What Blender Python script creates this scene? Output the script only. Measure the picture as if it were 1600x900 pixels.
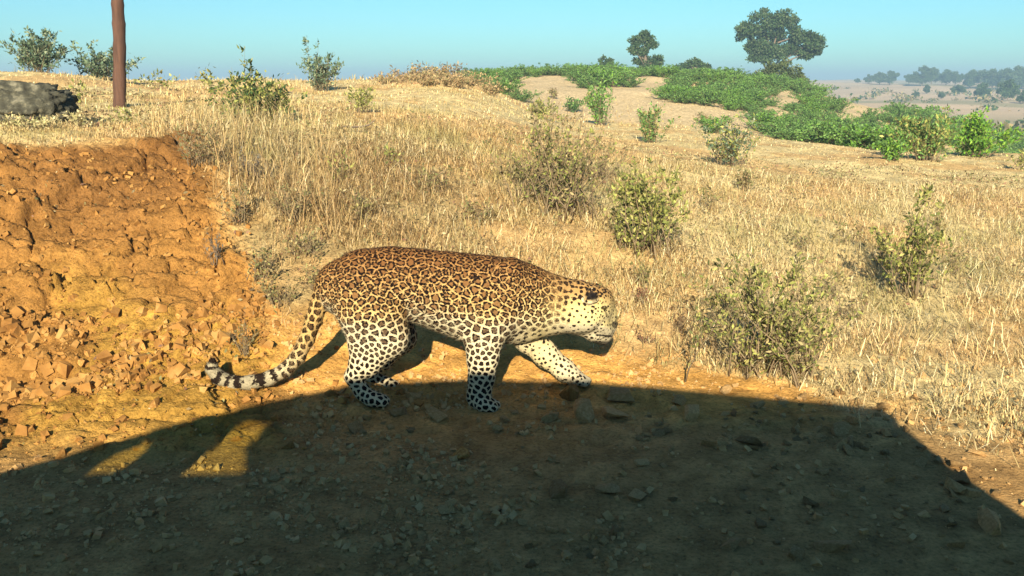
import bpy, bmesh, math, random
import numpy as np
from mathutils import Vector, Matrix

for o in list(bpy.data.objects):
    bpy.data.objects.remove(o)
scene = bpy.context.scene
COL = scene.collection
R = math.radians

# ------------------------------------------------------------------ camera
CAM_H = 1.4
PITCH = 13.2
FPX = 1386.0
cd = bpy.data.cameras.new('camera')
cam = bpy.data.objects.new('camera', cd)
COL.objects.link(cam)
cam.location = (0, 0, CAM_H)
cam.rotation_euler = (R(90 - PITCH), 0, 0)
cd.sensor_width = 36
cd.lens = 36 * FPX / 1600
cd.clip_start = 0.02
cd.clip_end = 6000
scene.camera = cam

# ------------------------------------------------------------------ light
SUN_AZ, SUN_EL = 5.0, 24.0            # light travels towards +Y and a little to +X
w = bpy.data.worlds.new('World')
scene.world = w
w.use_nodes = True
nt = w.node_tree
nt.nodes.clear()
sky = nt.nodes.new('ShaderNodeTexSky')
sky.sky_type = 'NISHITA'
sky.sun_disc = False
sky.sun_elevation = R(SUN_EL)
sky.sun_rotation = R(180 + SUN_AZ)
sky.altitude = 0
sky.air_density = 1.0
sky.dust_density = 0.3
sky.ozone_density = 1.0
tint = nt.nodes.new('ShaderNodeMix'); tint.data_type = 'RGBA'; tint.blend_type = 'MULTIPLY'
tint.inputs[0].default_value = 1.0
tint.inputs[7].default_value = (0.43, 0.865, 1.09, 1)     # camera white balance of the cyan sky
bg = nt.nodes.new('ShaderNodeBackground')
bg.inputs[1].default_value = 0.052
wo = nt.nodes.new('ShaderNodeOutputWorld')
nt.links.new(sky.outputs[0], tint.inputs[6])
nt.links.new(tint.outputs[2], bg.inputs[0])
nt.links.new(bg.outputs[0], wo.inputs[0])

sd = bpy.data.lights.new('sun', 'SUN')
sd.energy = 5.0
sd.angle = R(0.5)
sd.color = (1.0, 0.905, 0.69)
sun = bpy.data.objects.new('sun', sd)
COL.objects.link(sun)
ca, sa, ce, se = math.cos(R(SUN_AZ)), math.sin(R(SUN_AZ)), math.cos(R(SUN_EL)), math.sin(R(SUN_EL))
LDIR = Vector((sa * ce, ca * ce, -se))
sun.rotation_euler = LDIR.to_track_quat('-Z', 'Y').to_euler()
sun.location = (-4, -10, 8)

scene.view_settings.view_transform = 'Standard'
scene.view_settings.look = 'None'
scene.view_settings.exposure = 1.26
scene.view_settings.gamma = 1.0
scene.view_settings.use_curve_mapping = False
scene.render.engine = 'CYCLES'
scene.cycles.use_denoising = True
scene.cycles.max_bounces = 6
scene.cycles.diffuse_bounces = 3
scene.cycles.transparent_max_bounces = 12
scene.cycles.volume_bounces = 0

# ------------------------------------------------------------------ helpers
rng = np.random.default_rng(7)
random.seed(7)


def _hash(ix, iy, iz, seed):
    h = (ix.astype(np.int64) * 374761393 + iy.astype(np.int64) * 668265263 + iz.astype(np.int64) * 2147483647 + seed * 974711) & 0xFFFFFFFF
    h = ((h ^ (h >> 13)) * 1274126177) & 0xFFFFFFFF
    h = h ^ (h >> 16)
    return (h & 0xFFFF) / 65535.0


def vnoise(x, y, seed=0):
    x = np.asarray(x, float); y = np.asarray(y, float)
    ix = np.floor(x); iy = np.floor(y)
    fx = x - ix; fy = y - iy
    fx = fx * fx * fx * (fx * (fx * 6 - 15) + 10); fy = fy * fy * fy * (fy * (fy * 6 - 15) + 10)
    z = np.zeros_like(ix)
    a = _hash(ix, iy, z, seed); b = _hash(ix + 1, iy, z, seed)
    c = _hash(ix, iy + 1, z, seed); d = _hash(ix + 1, iy + 1, z, seed)
    return (a * (1 - fx) + b * fx) * (1 - fy) + (c * (1 - fx) + d * fx) * fy


def fbm(x, y, octv=4, seed=0, gain=0.5):
    t = 0; a = 1; n = 0
    for i in range(octv):
        t = t + a * vnoise(np.asarray(x) * 2 ** i + 13.7 * i, np.asarray(y) * 2 ** i - 7.3 * i, seed + i)
        n += a; a *= gain
    return t / n          # 0..1


def worley(x, y, seed=0):
    x = np.asarray(x, float); y = np.asarray(y, float)
    ix = np.floor(x); iy = np.floor(y)
    f1 = np.full(x.shape, 9.0); f2 = np.full(x.shape, 9.0); cid = np.zeros(x.shape)
    z = np.zeros_like(ix)
    for dx in (-1, 0, 1):
        for dy in (-1, 0, 1):
            px = ix + dx + _hash(ix + dx, iy + dy, z, seed); py = iy + dy + _hash(ix + dx, iy + dy, z, seed + 5)
            d = np.hypot(px - x, py - y)
            new = d < f1
            f2 = np.where(new, f1, np.minimum(f2, d))
            cid = np.where(new, _hash(ix + dx, iy + dy, z, seed + 9), cid)
            f1 = np.where(new, d, f1)
    return f1, f2, cid


def sstep(a, b, x):
    t = np.clip((np.asarray(x, float) - a) / (b - a), 0, 1)
    return t * t * (3 - 2 * t)


def np_mesh(name, v, f, mat=None, col=None, smooth=False, flat=False):
    v = np.asarray(v, np.float32); f = np.asarray(f, np.int32)
    me = bpy.data.meshes.new(name)
    me.vertices.add(len(v)); me.vertices.foreach_set('co', v.ravel())
    k = f.shape[1]
    me.loops.add(f.size); me.loops.foreach_set('vertex_index', f.ravel())
    me.polygons.add(len(f))
    me.polygons.foreach_set('loop_start', np.arange(0, f.size, k, dtype=np.int32))
    me.polygons.foreach_set('loop_total', np.full(len(f), k, np.int32))
    if smooth:
        me.polygons.foreach_set('use_smooth', np.ones(len(f), bool))
    me.update(calc_edges=True)
    if flat: me.shade_flat()
    if col is not None:
        set_col(me, 'col', col)
    if mat:
        me.materials.append(mat)
    return me


def set_col(me, nm, c):
    c = np.asarray(c, np.float32)
    if c.shape[1] == 3:
        c = np.concatenate([c, np.ones((len(c), 1), np.float32)], 1)
    a = me.attributes.new(nm, 'FLOAT_COLOR', 'POINT')
    a.data.foreach_set('color', c.ravel())


def obj(name, me, parent=None, loc=None):
    o = bpy.data.objects.new(name, me)
    COL.objects.link(o)
    if parent: o.parent = parent
    if loc is not None: o.location = loc
    return o


def empty(name, loc, rz=0, s=1):
    o = bpy.data.objects.new(name, None)
    COL.objects.link(o)
    o.location = loc; o.rotation_euler = (0, 0, rz); o.scale = (s, s, s)
    o.empty_display_size = 0.1
    return o


def tag(o, label=None, cat=None, group=None, kind=None):
    if label: o['label'] = label
    if cat: o['category'] = cat
    if group: o['group'] = group
    if kind: o['kind'] = kind
    return o


def mat_new(name):
    m = bpy.data.materials.new(name); m.use_nodes = True
    t = m.node_tree; b = t.nodes['Principled BSDF']
    b.inputs['Specular IOR Level'].default_value = 0.15
    b.inputs['Roughness'].default_value = 0.9
    return m, t, b


def N(t, typ, **kw):
    n = t.nodes.new(typ)
    for k, v in kw.items():
        setattr(n, k, v)
    return n


def noise_node(t, scale, detail=4, rough=0.55, vec=None):
    n = N(t, 'ShaderNodeTexNoise'); n.inputs['Scale'].default_value = scale
    n.inputs['Detail'].default_value = detail; n.inputs['Roughness'].default_value = rough
    if vec: t.links.new(vec, n.inputs['Vector'])
    return n


def ramp(t, src, stops):
    r = N(t, 'ShaderNodeValToRGB')
    el = r.color_ramp.elements
    while len(el) < len(stops): el.new(0.5)
    for e, (p, c) in zip(el, stops):
        e.position = p; e.color = c if len(c) == 4 else (*c, 1)
    t.links.new(src, r.inputs[0])
    return r


def mixc(t, a, b, fac=None, mode='MIX', f=1.0):
    m = N(t, 'ShaderNodeMix', data_type='RGBA', blend_type=mode)
    m.inputs[0].default_value = f
    if fac is not None: t.links.new(fac, m.inputs[0])
    for s, i in ((a, 6), (b, 7)):
        if isinstance(s, tuple): m.inputs[i].default_value = (*s, 1) if len(s) == 3 else s
        else: t.links.new(s, m.inputs[i])
    return m.outputs[2]


# ---------------- materials
def leaf_material(name, trans=0.35, rough=0.7, spec=0.2):
    m, t, b = mat_new(name)
    a = N(t, 'ShaderNodeAttribute', attribute_name='col')
    b.inputs['Roughness'].default_value = rough
    b.inputs['Specular IOR Level'].default_value = spec
    t.links.new(a.outputs['Color'], b.inputs['Base Color'])
    tr = N(t, 'ShaderNodeBsdfTranslucent')
    t.links.new(a.outputs['Color'], tr.inputs[0])
    mx = N(t, 'ShaderNodeMixShader'); mx.inputs[0].default_value = trans
    t.links.new(b.outputs[0], mx.inputs[1]); t.links.new(tr.outputs[0], mx.inputs[2])
    t.links.new(mx.outputs[0], t.nodes['Material Output'].inputs[0])
    return m


M_LEAF = leaf_material('leaf', 0.3)
M_STRAW = leaf_material('straw', 0.25, 0.8, 0.15)


def wood_material(name, c1, c2, scale=30):
    m, t, b = mat_new(name)
    tc = N(t, 'ShaderNodeTexCoord')
    mp = N(t, 'ShaderNodeMapping'); mp.inputs['Scale'].default_value = (1, 1, 0.12)
    t.links.new(tc.outputs['Object'], mp.inputs[0])
    n = noise_node(t, scale, 5, 0.6, mp.outputs[0])
    r = ramp(t, n.outputs[0], [(0.3, c1), (0.7, c2)])
    t.links.new(r.outputs[0], b.inputs['Base Color'])
    bp = N(t, 'ShaderNodeBump'); bp.inputs['Strength'].default_value = 0.5; bp.inputs['Distance'].default_value = 0.01
    t.links.new(n.outputs[0], bp.inputs['Height']); t.links.new(bp.outputs[0], b.inputs['Normal'])
    return m


M_BARK = wood_material('bark', (0.10, 0.075, 0.055), (0.20, 0.15, 0.11), 14)
M_STEM = wood_material('dry_stem', (0.14, 0.10, 0.06), (0.26, 0.19, 0.11), 60)
M_POLE = wood_material('pole_wood', (0.055, 0.030, 0.022), (0.12, 0.062, 0.042), 26)


def stone_material(name, c1, c2, c3, scale=9, bump=.8):
    m, t, b = mat_new(name)
    tc = N(t, 'ShaderNodeTexCoord'); oi = N(t, 'ShaderNodeObjectInfo')
    n = noise_node(t, scale, 6, 0.6, tc.outputs['Object'])
    r = ramp(t, n.outputs[0], [(0.3, c1), (0.52, c2), (0.72, c3)])
    hs = N(t, 'ShaderNodeHueSaturation')
    mr = N(t, 'ShaderNodeMapRange'); mr.inputs[3].default_value = 0.55; mr.inputs[4].default_value = 1.35
    t.links.new(oi.outputs['Random'], mr.inputs[0]); t.links.new(mr.outputs[0], hs.inputs['Value'])
    t.links.new(r.outputs[0], hs.inputs['Color']); t.links.new(hs.outputs[0], b.inputs['Base Color'])
    n2 = noise_node(t, scale * 5, 6, 0.7, tc.outputs['Object'])
    bp = N(t, 'ShaderNodeBump'); bp.inputs['Strength'].default_value = bump; bp.inputs['Distance'].default_value = 0.018
    t.links.new(n2.outputs[0], bp.inputs['Height']); t.links.new(bp.outputs[0], b.inputs['Normal'])
    return m


M_CLOD = stone_material('orange_earth', (0.20, 0.088, 0.022), (0.33, 0.16, 0.042), (0.46, 0.27, 0.09), 6, .25)
M_STONE = stone_material('road_stone', (0.36, 0.20, 0.075), (0.50, 0.30, 0.12), (0.60, 0.40, 0.19), 10)
M_BOULDER = stone_material('grey_boulder', (0.022, 0.020, 0.016), (0.075, 0.07, 0.05), (0.26, 0.23, 0.16), 13)

# ------------------------------------------------------------------ terrain
YK = np.array([0, 3.0, 3.4, 3.8, 4.2, 4.7, 5.2, 5.7, 6.3, 7, 8.5, 10.5, 13, 16, 20, 25, 32, 40, 50, 70, 100, 150, 220, 300, 450, 2000])
FAR = [-3.4, -3.0, -1.8, -0.3, 0.6, 1.2]
UK = [
    (-1.6, [0, 0, .04, .15, .35, .64, .92, 1.08, 1.12, 1.15, 1.25, 1.4, 1.55, 1.6, 1.4, 1.2, .5, 0, -1, -3] + FAR),
    (-.60, [0, 0, .03, .12, .31, .60, .89, 1.06, 1.10, 1.12, 1.2, 1.36, 1.54, 1.54, 1.4, 1.2, .5, 0, -1, -3] + FAR),
    (-.47, [0, 0, .02, .1, .28, .55, .85, 1.01, 1.06, 1.08, 1.14, 1.26, 1.45, 1.45, 1.3, 1.1, .5, 0, -1, -3] + FAR),
    (-.40, [0, 0, .02, .09, .27, .54, .84, 1.0, 1.05, 1.07, 1.12, 1.18, 1.28, 1.33, 1.3, 1.1, .5, 0, -1, -3] + FAR),
    (-.30, [0, 0, .01, .06, .2, .44, .71, .89, .97, 1.01, 1.06, 1.12, 1.24, 1.35, 1.3, 1.1, .5, 0, -1, -3] + FAR),
    (-.15, [0, 0, 0, .03, .13, .33, .55, .72, .85, .93, 1.0, 1.05, 1.15, 1.32, 1.36, 1.2, 1.2, 1.2, 1, -1] + FAR),
    (-.05, [0, 0, 0, .02, .09, .24, .40, .54, .66, .78, .90, .97, 1.08, 1.35, 1.42, 1.25, 1.25, 1.4, 1.3, 0] + FAR),
    (.05, [0, 0, 0, .02, .07, .17, .29, .40, .50, .60, .70, .71, .64, .52, .37, .32, 1.05, 1.62, 1.5, .5] + FAR),
    (.15, [0, 0, 0, .02, .05, .13, .22, .31, .39, .47, .57, .61, .57, .45, .3, .25, 1.0, 1.58, 1.45, .5] + FAR),
    (.29, [0, 0, 0, .01, .03, .08, .13, .18, .24, .3, .4, .46, .46, .33, .0, -.1, .5, 1.12, .9, -1] + FAR),
    (.40, [0, 0, 0, .01, .02, .05, .09, .13, .18, .23, .33, .38, .34, .1, -.5, -.7, -.2, .25, -.1, -2] + FAR),
    (.50, [0, 0, 0, .0, .02, .05, .08, .12, .15, .20, .28, .33, .30, .1, -.7, -1.2, -1.3, -1.0, -1.5, -2.8] + FAR),
    (.60, [0, 0, 0, 0, .02, .04, .07, .1, .13, .17, .24, .28, .26, .05, -.8, -1.5, -2, -2.2, -2.5, -3.2] + FAR),
    (1.6, [0, 0, 0, 0, .02, .04, .07, .1, .13, .17, .24, .28, .26, .05, -.8, -1.5, -2, -2.2, -2.5, -3.2] + FAR),
]
LG = np.linspace(math.log(1.0), math.log(2000.0), 700)
UG = np.linspace(-1.6, 1.6, 321)
_t = np.array([np.interp(np.exp(LG), YK, np.array(z)) for _, z in UK])
_us = np.array([u for u, _ in UK])
TAB = np.array([np.interp(UG, _us, _t[:, j]) for j in range(len(LG))]).T      # (u, ly)


def _blur(a, ax, n):
    k = np.hanning(n + 2)[1:-1]; k /= k.sum()
    pad = [(0, 0), (0, 0)]; pad[ax] = (n // 2, n // 2)
    ap = np.pad(a, pad, mode='edge')
    return np.apply_along_axis(lambda r: np.convolve(r, k, 'valid'), ax, ap)


TAB = _blur(_blur(TAB, 0, 11), 1, 9)


def base_z(x, y):
    x = np.asarray(x, float); y = np.asarray(y, float)
    yy = np.clip(y, 1.0, 1999)
    u = np.clip(x / np.maximum(yy, 2.0), -1.599, 1.599)
    fu = (u + 1.6) / 3.2 * 320; fl = (np.log(yy) - LG[0]) / (LG[-1] - LG[0]) * 699
    iu = np.clip(fu.astype(int), 0, 319); il = np.clip(fl.astype(int), 0, 698)
    du = fu - iu; dl = fl - il
    return (TAB[iu, il] * (1 - du) * (1 - dl) + TAB[iu + 1, il] * du * (1 - dl) + TAB[iu, il + 1] * (1 - du) * dl + TAB[iu + 1, il + 1] * du * dl)


def bank_mask(x, y):
    """1 on the bare cut bank and the rubble apron on the left"""
    u = np.asarray(x, float) / np.maximum(np.asarray(y, float), 2)
    z = base_z(x, y)
    wob = 0.05 * (fbm(np.asarray(x) * 1.7, np.asarray(y) * 1.7, 3, 21) - .5) * 2
    edge = np.interp(z, [0.0, .15, .4, .7, 1.0], [-.27, -.265, -.28, -.31, -.345])
    m = 1 - sstep(-0.025, 0.03, u - edge + wob)
    top = 1 - sstep(0.98, 1.05, z + 0.06 * (fbm(np.asarray(x) * 2.3, np.asarray(y) * 2.3, 3, 5) - .5))
    return m * top * sstep(2.9, 3.5, y)


def grass_mask(x, y):
    x = np.asarray(x, float); y = np.asarray(y, float)
    u = x / np.maximum(y, 2)
    y0 = np.interp(u, [-.35, -.2, -.1, 0, .12, .18, .3, .45, .58, .8], [4.0, 4.2, 4.4, 4.45, 4.35, 4.1, 3.82, 3.5, 3.1, 2.7])
    wob = (fbm(x * 2.1, y * 2.1, 3, 33) - .5) * .7
    return sstep(-.12, .3, y - y0 + wob) * (1 - bank_mask(x, y))


def ground_z(x, y):
    x = np.asarray(x, float); y = np.asarray(y, float)
    z = base_z(x, y)
    bm_ = bank_mask(x, y)
    near = 1 - sstep(12, 40, y)
    gr = sstep(4.0, 5.0, y)
    z = z + near * (fbm(x * .9, y * .9, 3, 3) - .5) * (.02 + .10 * gr)
    z = z + near * (fbm(x * 5, y * 5, 4, 8) - .5) * (.018 + .02 * gr)
    sh = sstep(3.1, 3.6, y) * (1 - sstep(3.9, 4.3, y))
    sel = (bm_ > 0) | (sh > 0)
    if sel.any():
        xs, ys_, bs, shs = x[sel], y[sel], bm_[sel], sh[sel]
        zb = base_z(xs, ys_)
        f1, f2, cid = worley(xs * 2.2 + .6 * fbm(xs * 3, ys_ * 3, 2, 4), ys_ * 2.6, 12)
        g1, g2, gid = worley(xs * 8 + fbm(xs * 7, ys_ * 7, 2, 4), ys_ * 9, 15)
        q = bs * ((cid - .5) * .09 * sstep(0.0, .12, f2 - f1) - .06 * (1 - sstep(0, .07, f2 - f1)) * sstep(.22, .45, zb))
        q = q + bs * ((gid - .5) * .025 - .02 * (1 - sstep(0, .16, g2 - g1)))
        # cracks and ledges of the cut face
        wx = xs + .10 * (fbm(xs * 5, ys_ * 5, 3, 24) - .5); wy = ys_ + .10 * (fbm(xs * 5 + 40, ys_ * 5, 3, 25) - .5)
        k1, k2, kid = worley(wx * 4.2, wy * 6.5, 18)
        q = q - bs * .055 * (1 - sstep(0, .055, k2 - k1)) * (kid > .35) * sstep(.2, .45, zb)
        q = q + bs * (fbm(xs * 22, ys_ * 22, 3, 26) - .5) * .030
        zl = zb + .05 * fbm(xs * 1.2, ys_ * 1.2, 3, 19)
        q = q + bs * .045 * (sstep(.2, .8, np.modf(zl * 6.5 + 10)[0]) - .5) * sstep(.3, .45, zl)
        # rough stony shoulder at the foot of the slope, smooth wheel track nearer
        q = q + shs * (1 - bs) * ((gid - .5) * .03 * sstep(0, .2, g2 - g1))
        z[sel] += q
    far = sstep(40, 150, y)
    z = z + far * (fbm(x * .02, y * .02, 4, 40) - .5) * 3.0
    mid = sstep(10, 16, y) * (1 - sstep(60, 90, y))
    z = z + mid * (fbm(x * .35, y * .35, 3, 41) - .5) * .25
    return z


def gz(x, y):
    return float(ground_z(np.array([x]), np.array([y]))[0])


ys = [-7.0]
while ys[-1] < 1950:
    y = ys[-1]
    if y < 1.6: d = .16
    elif 3.15 < y < 5.7: d = .0125
    elif y < 7.5: d = .019
    else: d = .019 + (y - 7.5) * .016
    ys.append(y + d)
ys = np.array(ys)
def half_grid(fine):
    q = [0.0]
    while q[-1] < 14:
        s = q[-1]
        q.append(s + (.0125 if fine and .7 < s < 3.6 else .019 if s < 4.4 else .019 + (s - 4.4) * .05))
    return np.array(q)


ss = np.concatenate([-half_grid(True)[:0:-1], half_grid(False)])
g = np.maximum(1.0, (ys + 3) / 9.0)
GX = ss[None, :] * g[:, None]
GX = np.clip(GX, -1900, 1900)
GY = np.repeat(ys[:, None], len(ss), 1)
jit = (vnoise(GX * 40, GY * 40, 77) - .5) * .012 * (GY > 1.6) * (GY < 7)
GZ = ground_z(GX, GY)
nr, nc = GX.shape
idx = np.arange(nr * nc).reshape(nr, nc)
quads = np.stack([idx[:-1, :-1], idx[:-1, 1:], idx[1:, 1:], idx[1:, :-1]], -1).reshape(-1, 4)
V = np.stack([GX + jit, GY, GZ], -1).reshape(-1, 3)


def ground_colour(x, y, z):
    c = np.zeros((len(x), 3))
    n1 = fbm(x * 1.3, y * 1.3, 4, 50)[:, None]; n2 = fbm(x * 6, y * 6, 3, 51)[:, None]
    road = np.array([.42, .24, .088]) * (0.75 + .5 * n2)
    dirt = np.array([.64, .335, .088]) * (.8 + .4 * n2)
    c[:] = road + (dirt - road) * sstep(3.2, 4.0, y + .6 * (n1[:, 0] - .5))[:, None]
    zb = base_z(x, y)
    bk = np.array([.34, .165, .042]) * (.7 + .55 * n2)
    red = np.array([.245, .115, .034]) * (.8 + .4 * n2)
    yel = np.array([.40, .22, .045]) * (.75 + .5 * n2)
    t = sstep(.35, .95, zb + .5 * (n1[:, 0] - .5))[:, None]
    bk = bk * (1 - t) + red * t
    t2 = (sstep(.5, .62, n1[:, 0]) * (1 - sstep(.3, .6, zb)))[:, None]
    bk = bk * (1 - t2) + yel * t2
    b = bank_mask(x, y)[:, None]
    c = c * (1 - b) + bk * b
    gm = grass_mask(x, y)[:, None]
    straw = np.array([.63, .485, .235]) * (.75 + .5 * n2)
    warm = np.array([.60, .39, .17]) * (.75 + .5 * n2)
    tt = sstep(.42, .62, n1[:, 0])[:, None]
    straw = straw * (1 - tt) + warm * tt
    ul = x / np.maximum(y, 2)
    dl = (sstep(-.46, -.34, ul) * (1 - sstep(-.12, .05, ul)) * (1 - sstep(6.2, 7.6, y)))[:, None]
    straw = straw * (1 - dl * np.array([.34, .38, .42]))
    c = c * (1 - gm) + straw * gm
    sand = np.array([.56, .42, .24])
    u = x / np.maximum(y, 2)
    sm = (sstep(22, 27, y) * (1 - sstep(50, 70, y)) * sstep(-.02, .03, u) * sstep(.3, .5, fbm(x * .25, y * .25, 3, 58) + .25 * (u < .17)))[:, None]
    c = c * (1 - sm) + sand * (.85 + .3 * n1) * sm
    fm = sstep(60, 110, y)[:, None]
    nf = fbm(x * .03, y * .06, 4, 60)[:, None]
    farc = np.array([.52, .38, .25]) * (.8 + .4 * nf)
    fg = np.array([.16, .18, .08])
    k = sstep(.58, .70, nf) * .6
    k = np.maximum(k, 0.6 * (1 - sstep(90, 130, y)[:, None]))
    farc = farc * (1 - k) + fg * k
    c = c * (1 - fm) + farc * fm
    return c


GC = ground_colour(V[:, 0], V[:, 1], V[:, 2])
mg, t, b = mat_new('ground_earth')
a = N(t, 'ShaderNodeAttribute', attribute_name='col')
geo = N(t, 'ShaderNodeNewGeometry')
n1 = noise_node(t, 9, 8, 0.65, geo.outputs['Position'])
n2 = noise_node(t, 70, 6, 0.7, geo.outputs['Position'])
vor = N(t, 'ShaderNodeTexVoronoi', feature='DISTANCE_TO_EDGE'); vor.inputs['Scale'].default_value = 22
t.links.new(geo.outputs['Position'], vor.inputs['Vector'])
r1 = ramp(t, n1.outputs[0], [(.3, (.6, .58, .56)), (.7, (1.3, 1.3, 1.3))])
r2 = ramp(t, n2.outputs[0], [(.32, (.55, .53, .52)), (.48, (1, 1, 1)), (.7, (1.3, 1.3, 1.3))])
c1 = mixc(t, a.outputs['Color'], r1.outputs[0], mode='MULTIPLY')
c2 = mixc(t, c1, r2.outputs[0], mode='MULTIPLY')
t.links.new(c2, b.inputs['Base Color'])
b.inputs['Roughness'].default_value = 0.95
b.inputs['Specular IOR Level'].default_value = 0.08
ad = N(t, 'ShaderNodeMath', operation='MULTIPLY_ADD'); ad.inputs[1].default_value = 0.5
t.links.new(n2.outputs[0], ad.inputs[0]); t.links.new(n1.outputs[0], ad.inputs[2])
bp = N(t, 'ShaderNodeBump'); bp.inputs['Strength'].default_value = 0.85; bp.inputs['Distance'].default_value = 0.04
t.links.new(ad.outputs[0], bp.inputs['Height']); t.links.new(bp.outputs[0], b.inputs['Normal'])
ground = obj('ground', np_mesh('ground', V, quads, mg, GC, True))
tag(ground, kind='structure')


# ------------------------------------------------------------------ leopard
_p = R(PITCH)
FW = np.array([0, math.cos(_p), -math.sin(_p)]); UP = np.array([0, math.sin(_p), math.cos(_p)])


def PT(px, py, y):
    """a point of the animal, measured off the photograph, in the vertical plane at distance y"""
    d = FW * FPX + np.array([1., 0, 0]) * (px - 800) + UP * (450 - py)
    return np.array([0, 0, CAM_H]) + d * (y / d[1])


YL = 3.76
PX = 1 / 357.0
LEG_N, LEG_F = YL - .105, YL + .105
prims = []      # (a, ra, b, rb, yscale, k)


def cone(a, ra, b, rb, sy=1.0, k=.03):
    prims.append((np.array(a, float), ra, np.array(b, float), rb, sy, k))


def chain(pts, sy=1.0, k=.03):
    for (a, ra), (b_, rb) in zip(pts[:-1], pts[1:]):
        cone(a, ra, b_, rb, sy, k)


# trunk, neck
tr = [((536, 450), 44), ((570, 447), 56), ((612, 445), 57.5), ((655, 447), 56), ((700, 457), 62), ((742, 467), 68), ((782, 468), 64), ((812, 468), 58)]
chain([(PT(*c, YL), r * PX) for c, r in tr], .78, .03)
nk = [((806, 466), 52), ((842, 474), 47), ((872, 477), 42), ((900, 478), 38)]
chain([(PT(*c, YL + .008), r * PX) for c, r in nk], .76, .035)
chain([(PT(778, 500, YL), 38 * PX), (PT(815, 500, YL + .01), 33 * PX), (PT(850, 494, YL + .01), 28 * PX)], .8, .03)      # brisket and throat
cone(PT(800, 420, YL - .035), 17 * PX, PT(786, 430, YL - .05), 18 * PX, 1, .03)      # shoulder blade tip
# head (turned slightly away)
HY = YL + .015
chain([(PT(906, 476, HY), 37 * PX), (PT(926, 478, HY + .01), 33 * PX)], .95, .025)
chain([(PT(928, 494, HY + .02), 27 * PX), (PT(945, 513, HY + .035), 16.5 * PX)], .92, .02)     # muzzle
chain([(PT(938, 468, HY + .02), 20 * PX), (PT(951, 488, HY + .035), 12 * PX), (PT(957, 505, HY + .04), 8.5 * PX)], 1.1, .018)   # brow and nose bridge
chain([(PT(900, 505, HY), 17 * PX), (PT(928, 517, HY + .025), 15 * PX), (PT(943, 529, HY + .035), 10.5 * PX)], 1.15, .028)     # jaw
cone(PT(915, 496, HY - .052), 22 * PX, PT(898, 494, HY - .052), 23 * PX, .8, .03)      # cheek
cone(PT(938, 507, HY - .022), 12 * PX, PT(947, 516, HY - .004), 10 * PX, 1, .014)       # whisker pad
cone(PT(936, 470, HY - .05), 9 * PX, PT(945, 474, HY - .035), 8 * PX, .8, .015)         # brow over the eye
for sg, (ex, ey) in ((-1, (924, 462)), (1, (929, 454))):                                # ears, cupped
    yy = HY + (.096 if sg < 0 else .085) * sg
    cone(PT(ex - 3, ey + 5, yy), 9 * PX, PT(ex + 1, ey - 5, yy + .012 * sg), 7.5 * PX, .8, .008)
    cone(PT(ex + 5, ey + 4, yy), 7 * PX, PT(ex + 4, ey - 3, yy + .012 * sg), 6 * PX, .8, .008)
# shoulders and thighs
cone(PT(792, 440, YL - .062), 36 * PX, PT(770, 492, YL - .088), 36 * PX, .7, .016)
cone(PT(792, 440, YL + .062), 36 * PX, PT(805, 495, YL + .078), 34 * PX, .7, .016)
cone(PT(560, 462, YL - .062), 46 * PX, PT(590, 496, LEG_N + .008), 43 * PX, .7, .016)
cone(PT(560, 462, YL + .062), 46 * PX, PT(600, 496, LEG_F - .005), 43 * PX, .7, .016)
# near hind leg
chain([(PT(575, 500, LEG_N + .012), 44 * PX), (PT(576, 530, LEG_N + .005), 31 * PX), (PT(566, 566, LEG_N), 20 * PX)], .8, .03)
chain([(PT(592, 500, LEG_N + .01), 42 * PX), (PT(606, 528, LEG_N), 30 * PX), (PT(573, 566, LEG_N), 20 * PX), (PT(552, 588, LEG_N - .005), 12.5 * PX)], .85, .03)
chain([(PT(551, 588, LEG_N - .005), 13 * PX), (PT(566, 612, LEG_N - .01), 12 * PX), (PT(578, 622, LEG_N - .015), 13 * PX)], 1, .015)
for dx, dy, k_ in ((-.026, 0, 0), (-.009, -2, 3), (.009, -2, 3), (.026, 0, 0)):
    cone(PT(582, 624 + dy, LEG_N - .015 + dx), 11.5 * PX, PT(597 + k_, 628 + dy, LEG_N - .015 + dx * 1.25), 9 * PX, 1, .012)
# far hind leg
chain([(PT(600, 500, LEG_F - .01), 42 * PX), (PT(622, 526, LEG_F), 28 * PX), (PT(596, 560, LEG_F), 18 * PX), (PT(572, 578, LEG_F), 12 * PX)], .85, .03)
chain([(PT(571, 579, LEG_F), 12.5 * PX), (PT(590, 596, LEG_F), 12 * PX), (PT(601, 602, LEG_F), 12.5 * PX)], 1, .015)
for dx, dy, k_ in ((-.026, 0, 0), (-.009, -2, 3), (.009, -2, 3), (.026, 0, 0)):
    cone(PT(602, 602 + dy, LEG_F + dx), 11.5 * PX, PT(615 + k_, 605 + dy, LEG_F + dx * 1.25), 9 * PX, 1, .012)
# near fore leg
chain([(PT(772, 495, LEG_N + .025), 34 * PX), (PT(756, 530, LEG_N + .01), 28 * PX), (PT(754, 560, LEG_N), 22.5 * PX), (PT(752, 592, LEG_N - .005), 18.5 * PX), (PT(748, 618, LEG_N - .01), 16.5 * PX), (PT(750, 628, LEG_N - .01), 17 * PX)], .85, .03)
for dx, dy, k_ in ((-.036, 1, 0), (-.012, -2, 4), (.012, -2, 4), (.036, 1, 0)):
    cone(PT(753, 631 + dy, LEG_N - .012 + dx), 11.5 * PX, PT(769 + k_, 636 + dy, LEG_N - .012 + dx * 1.2), 9.5 * PX, 1, .012)
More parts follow.
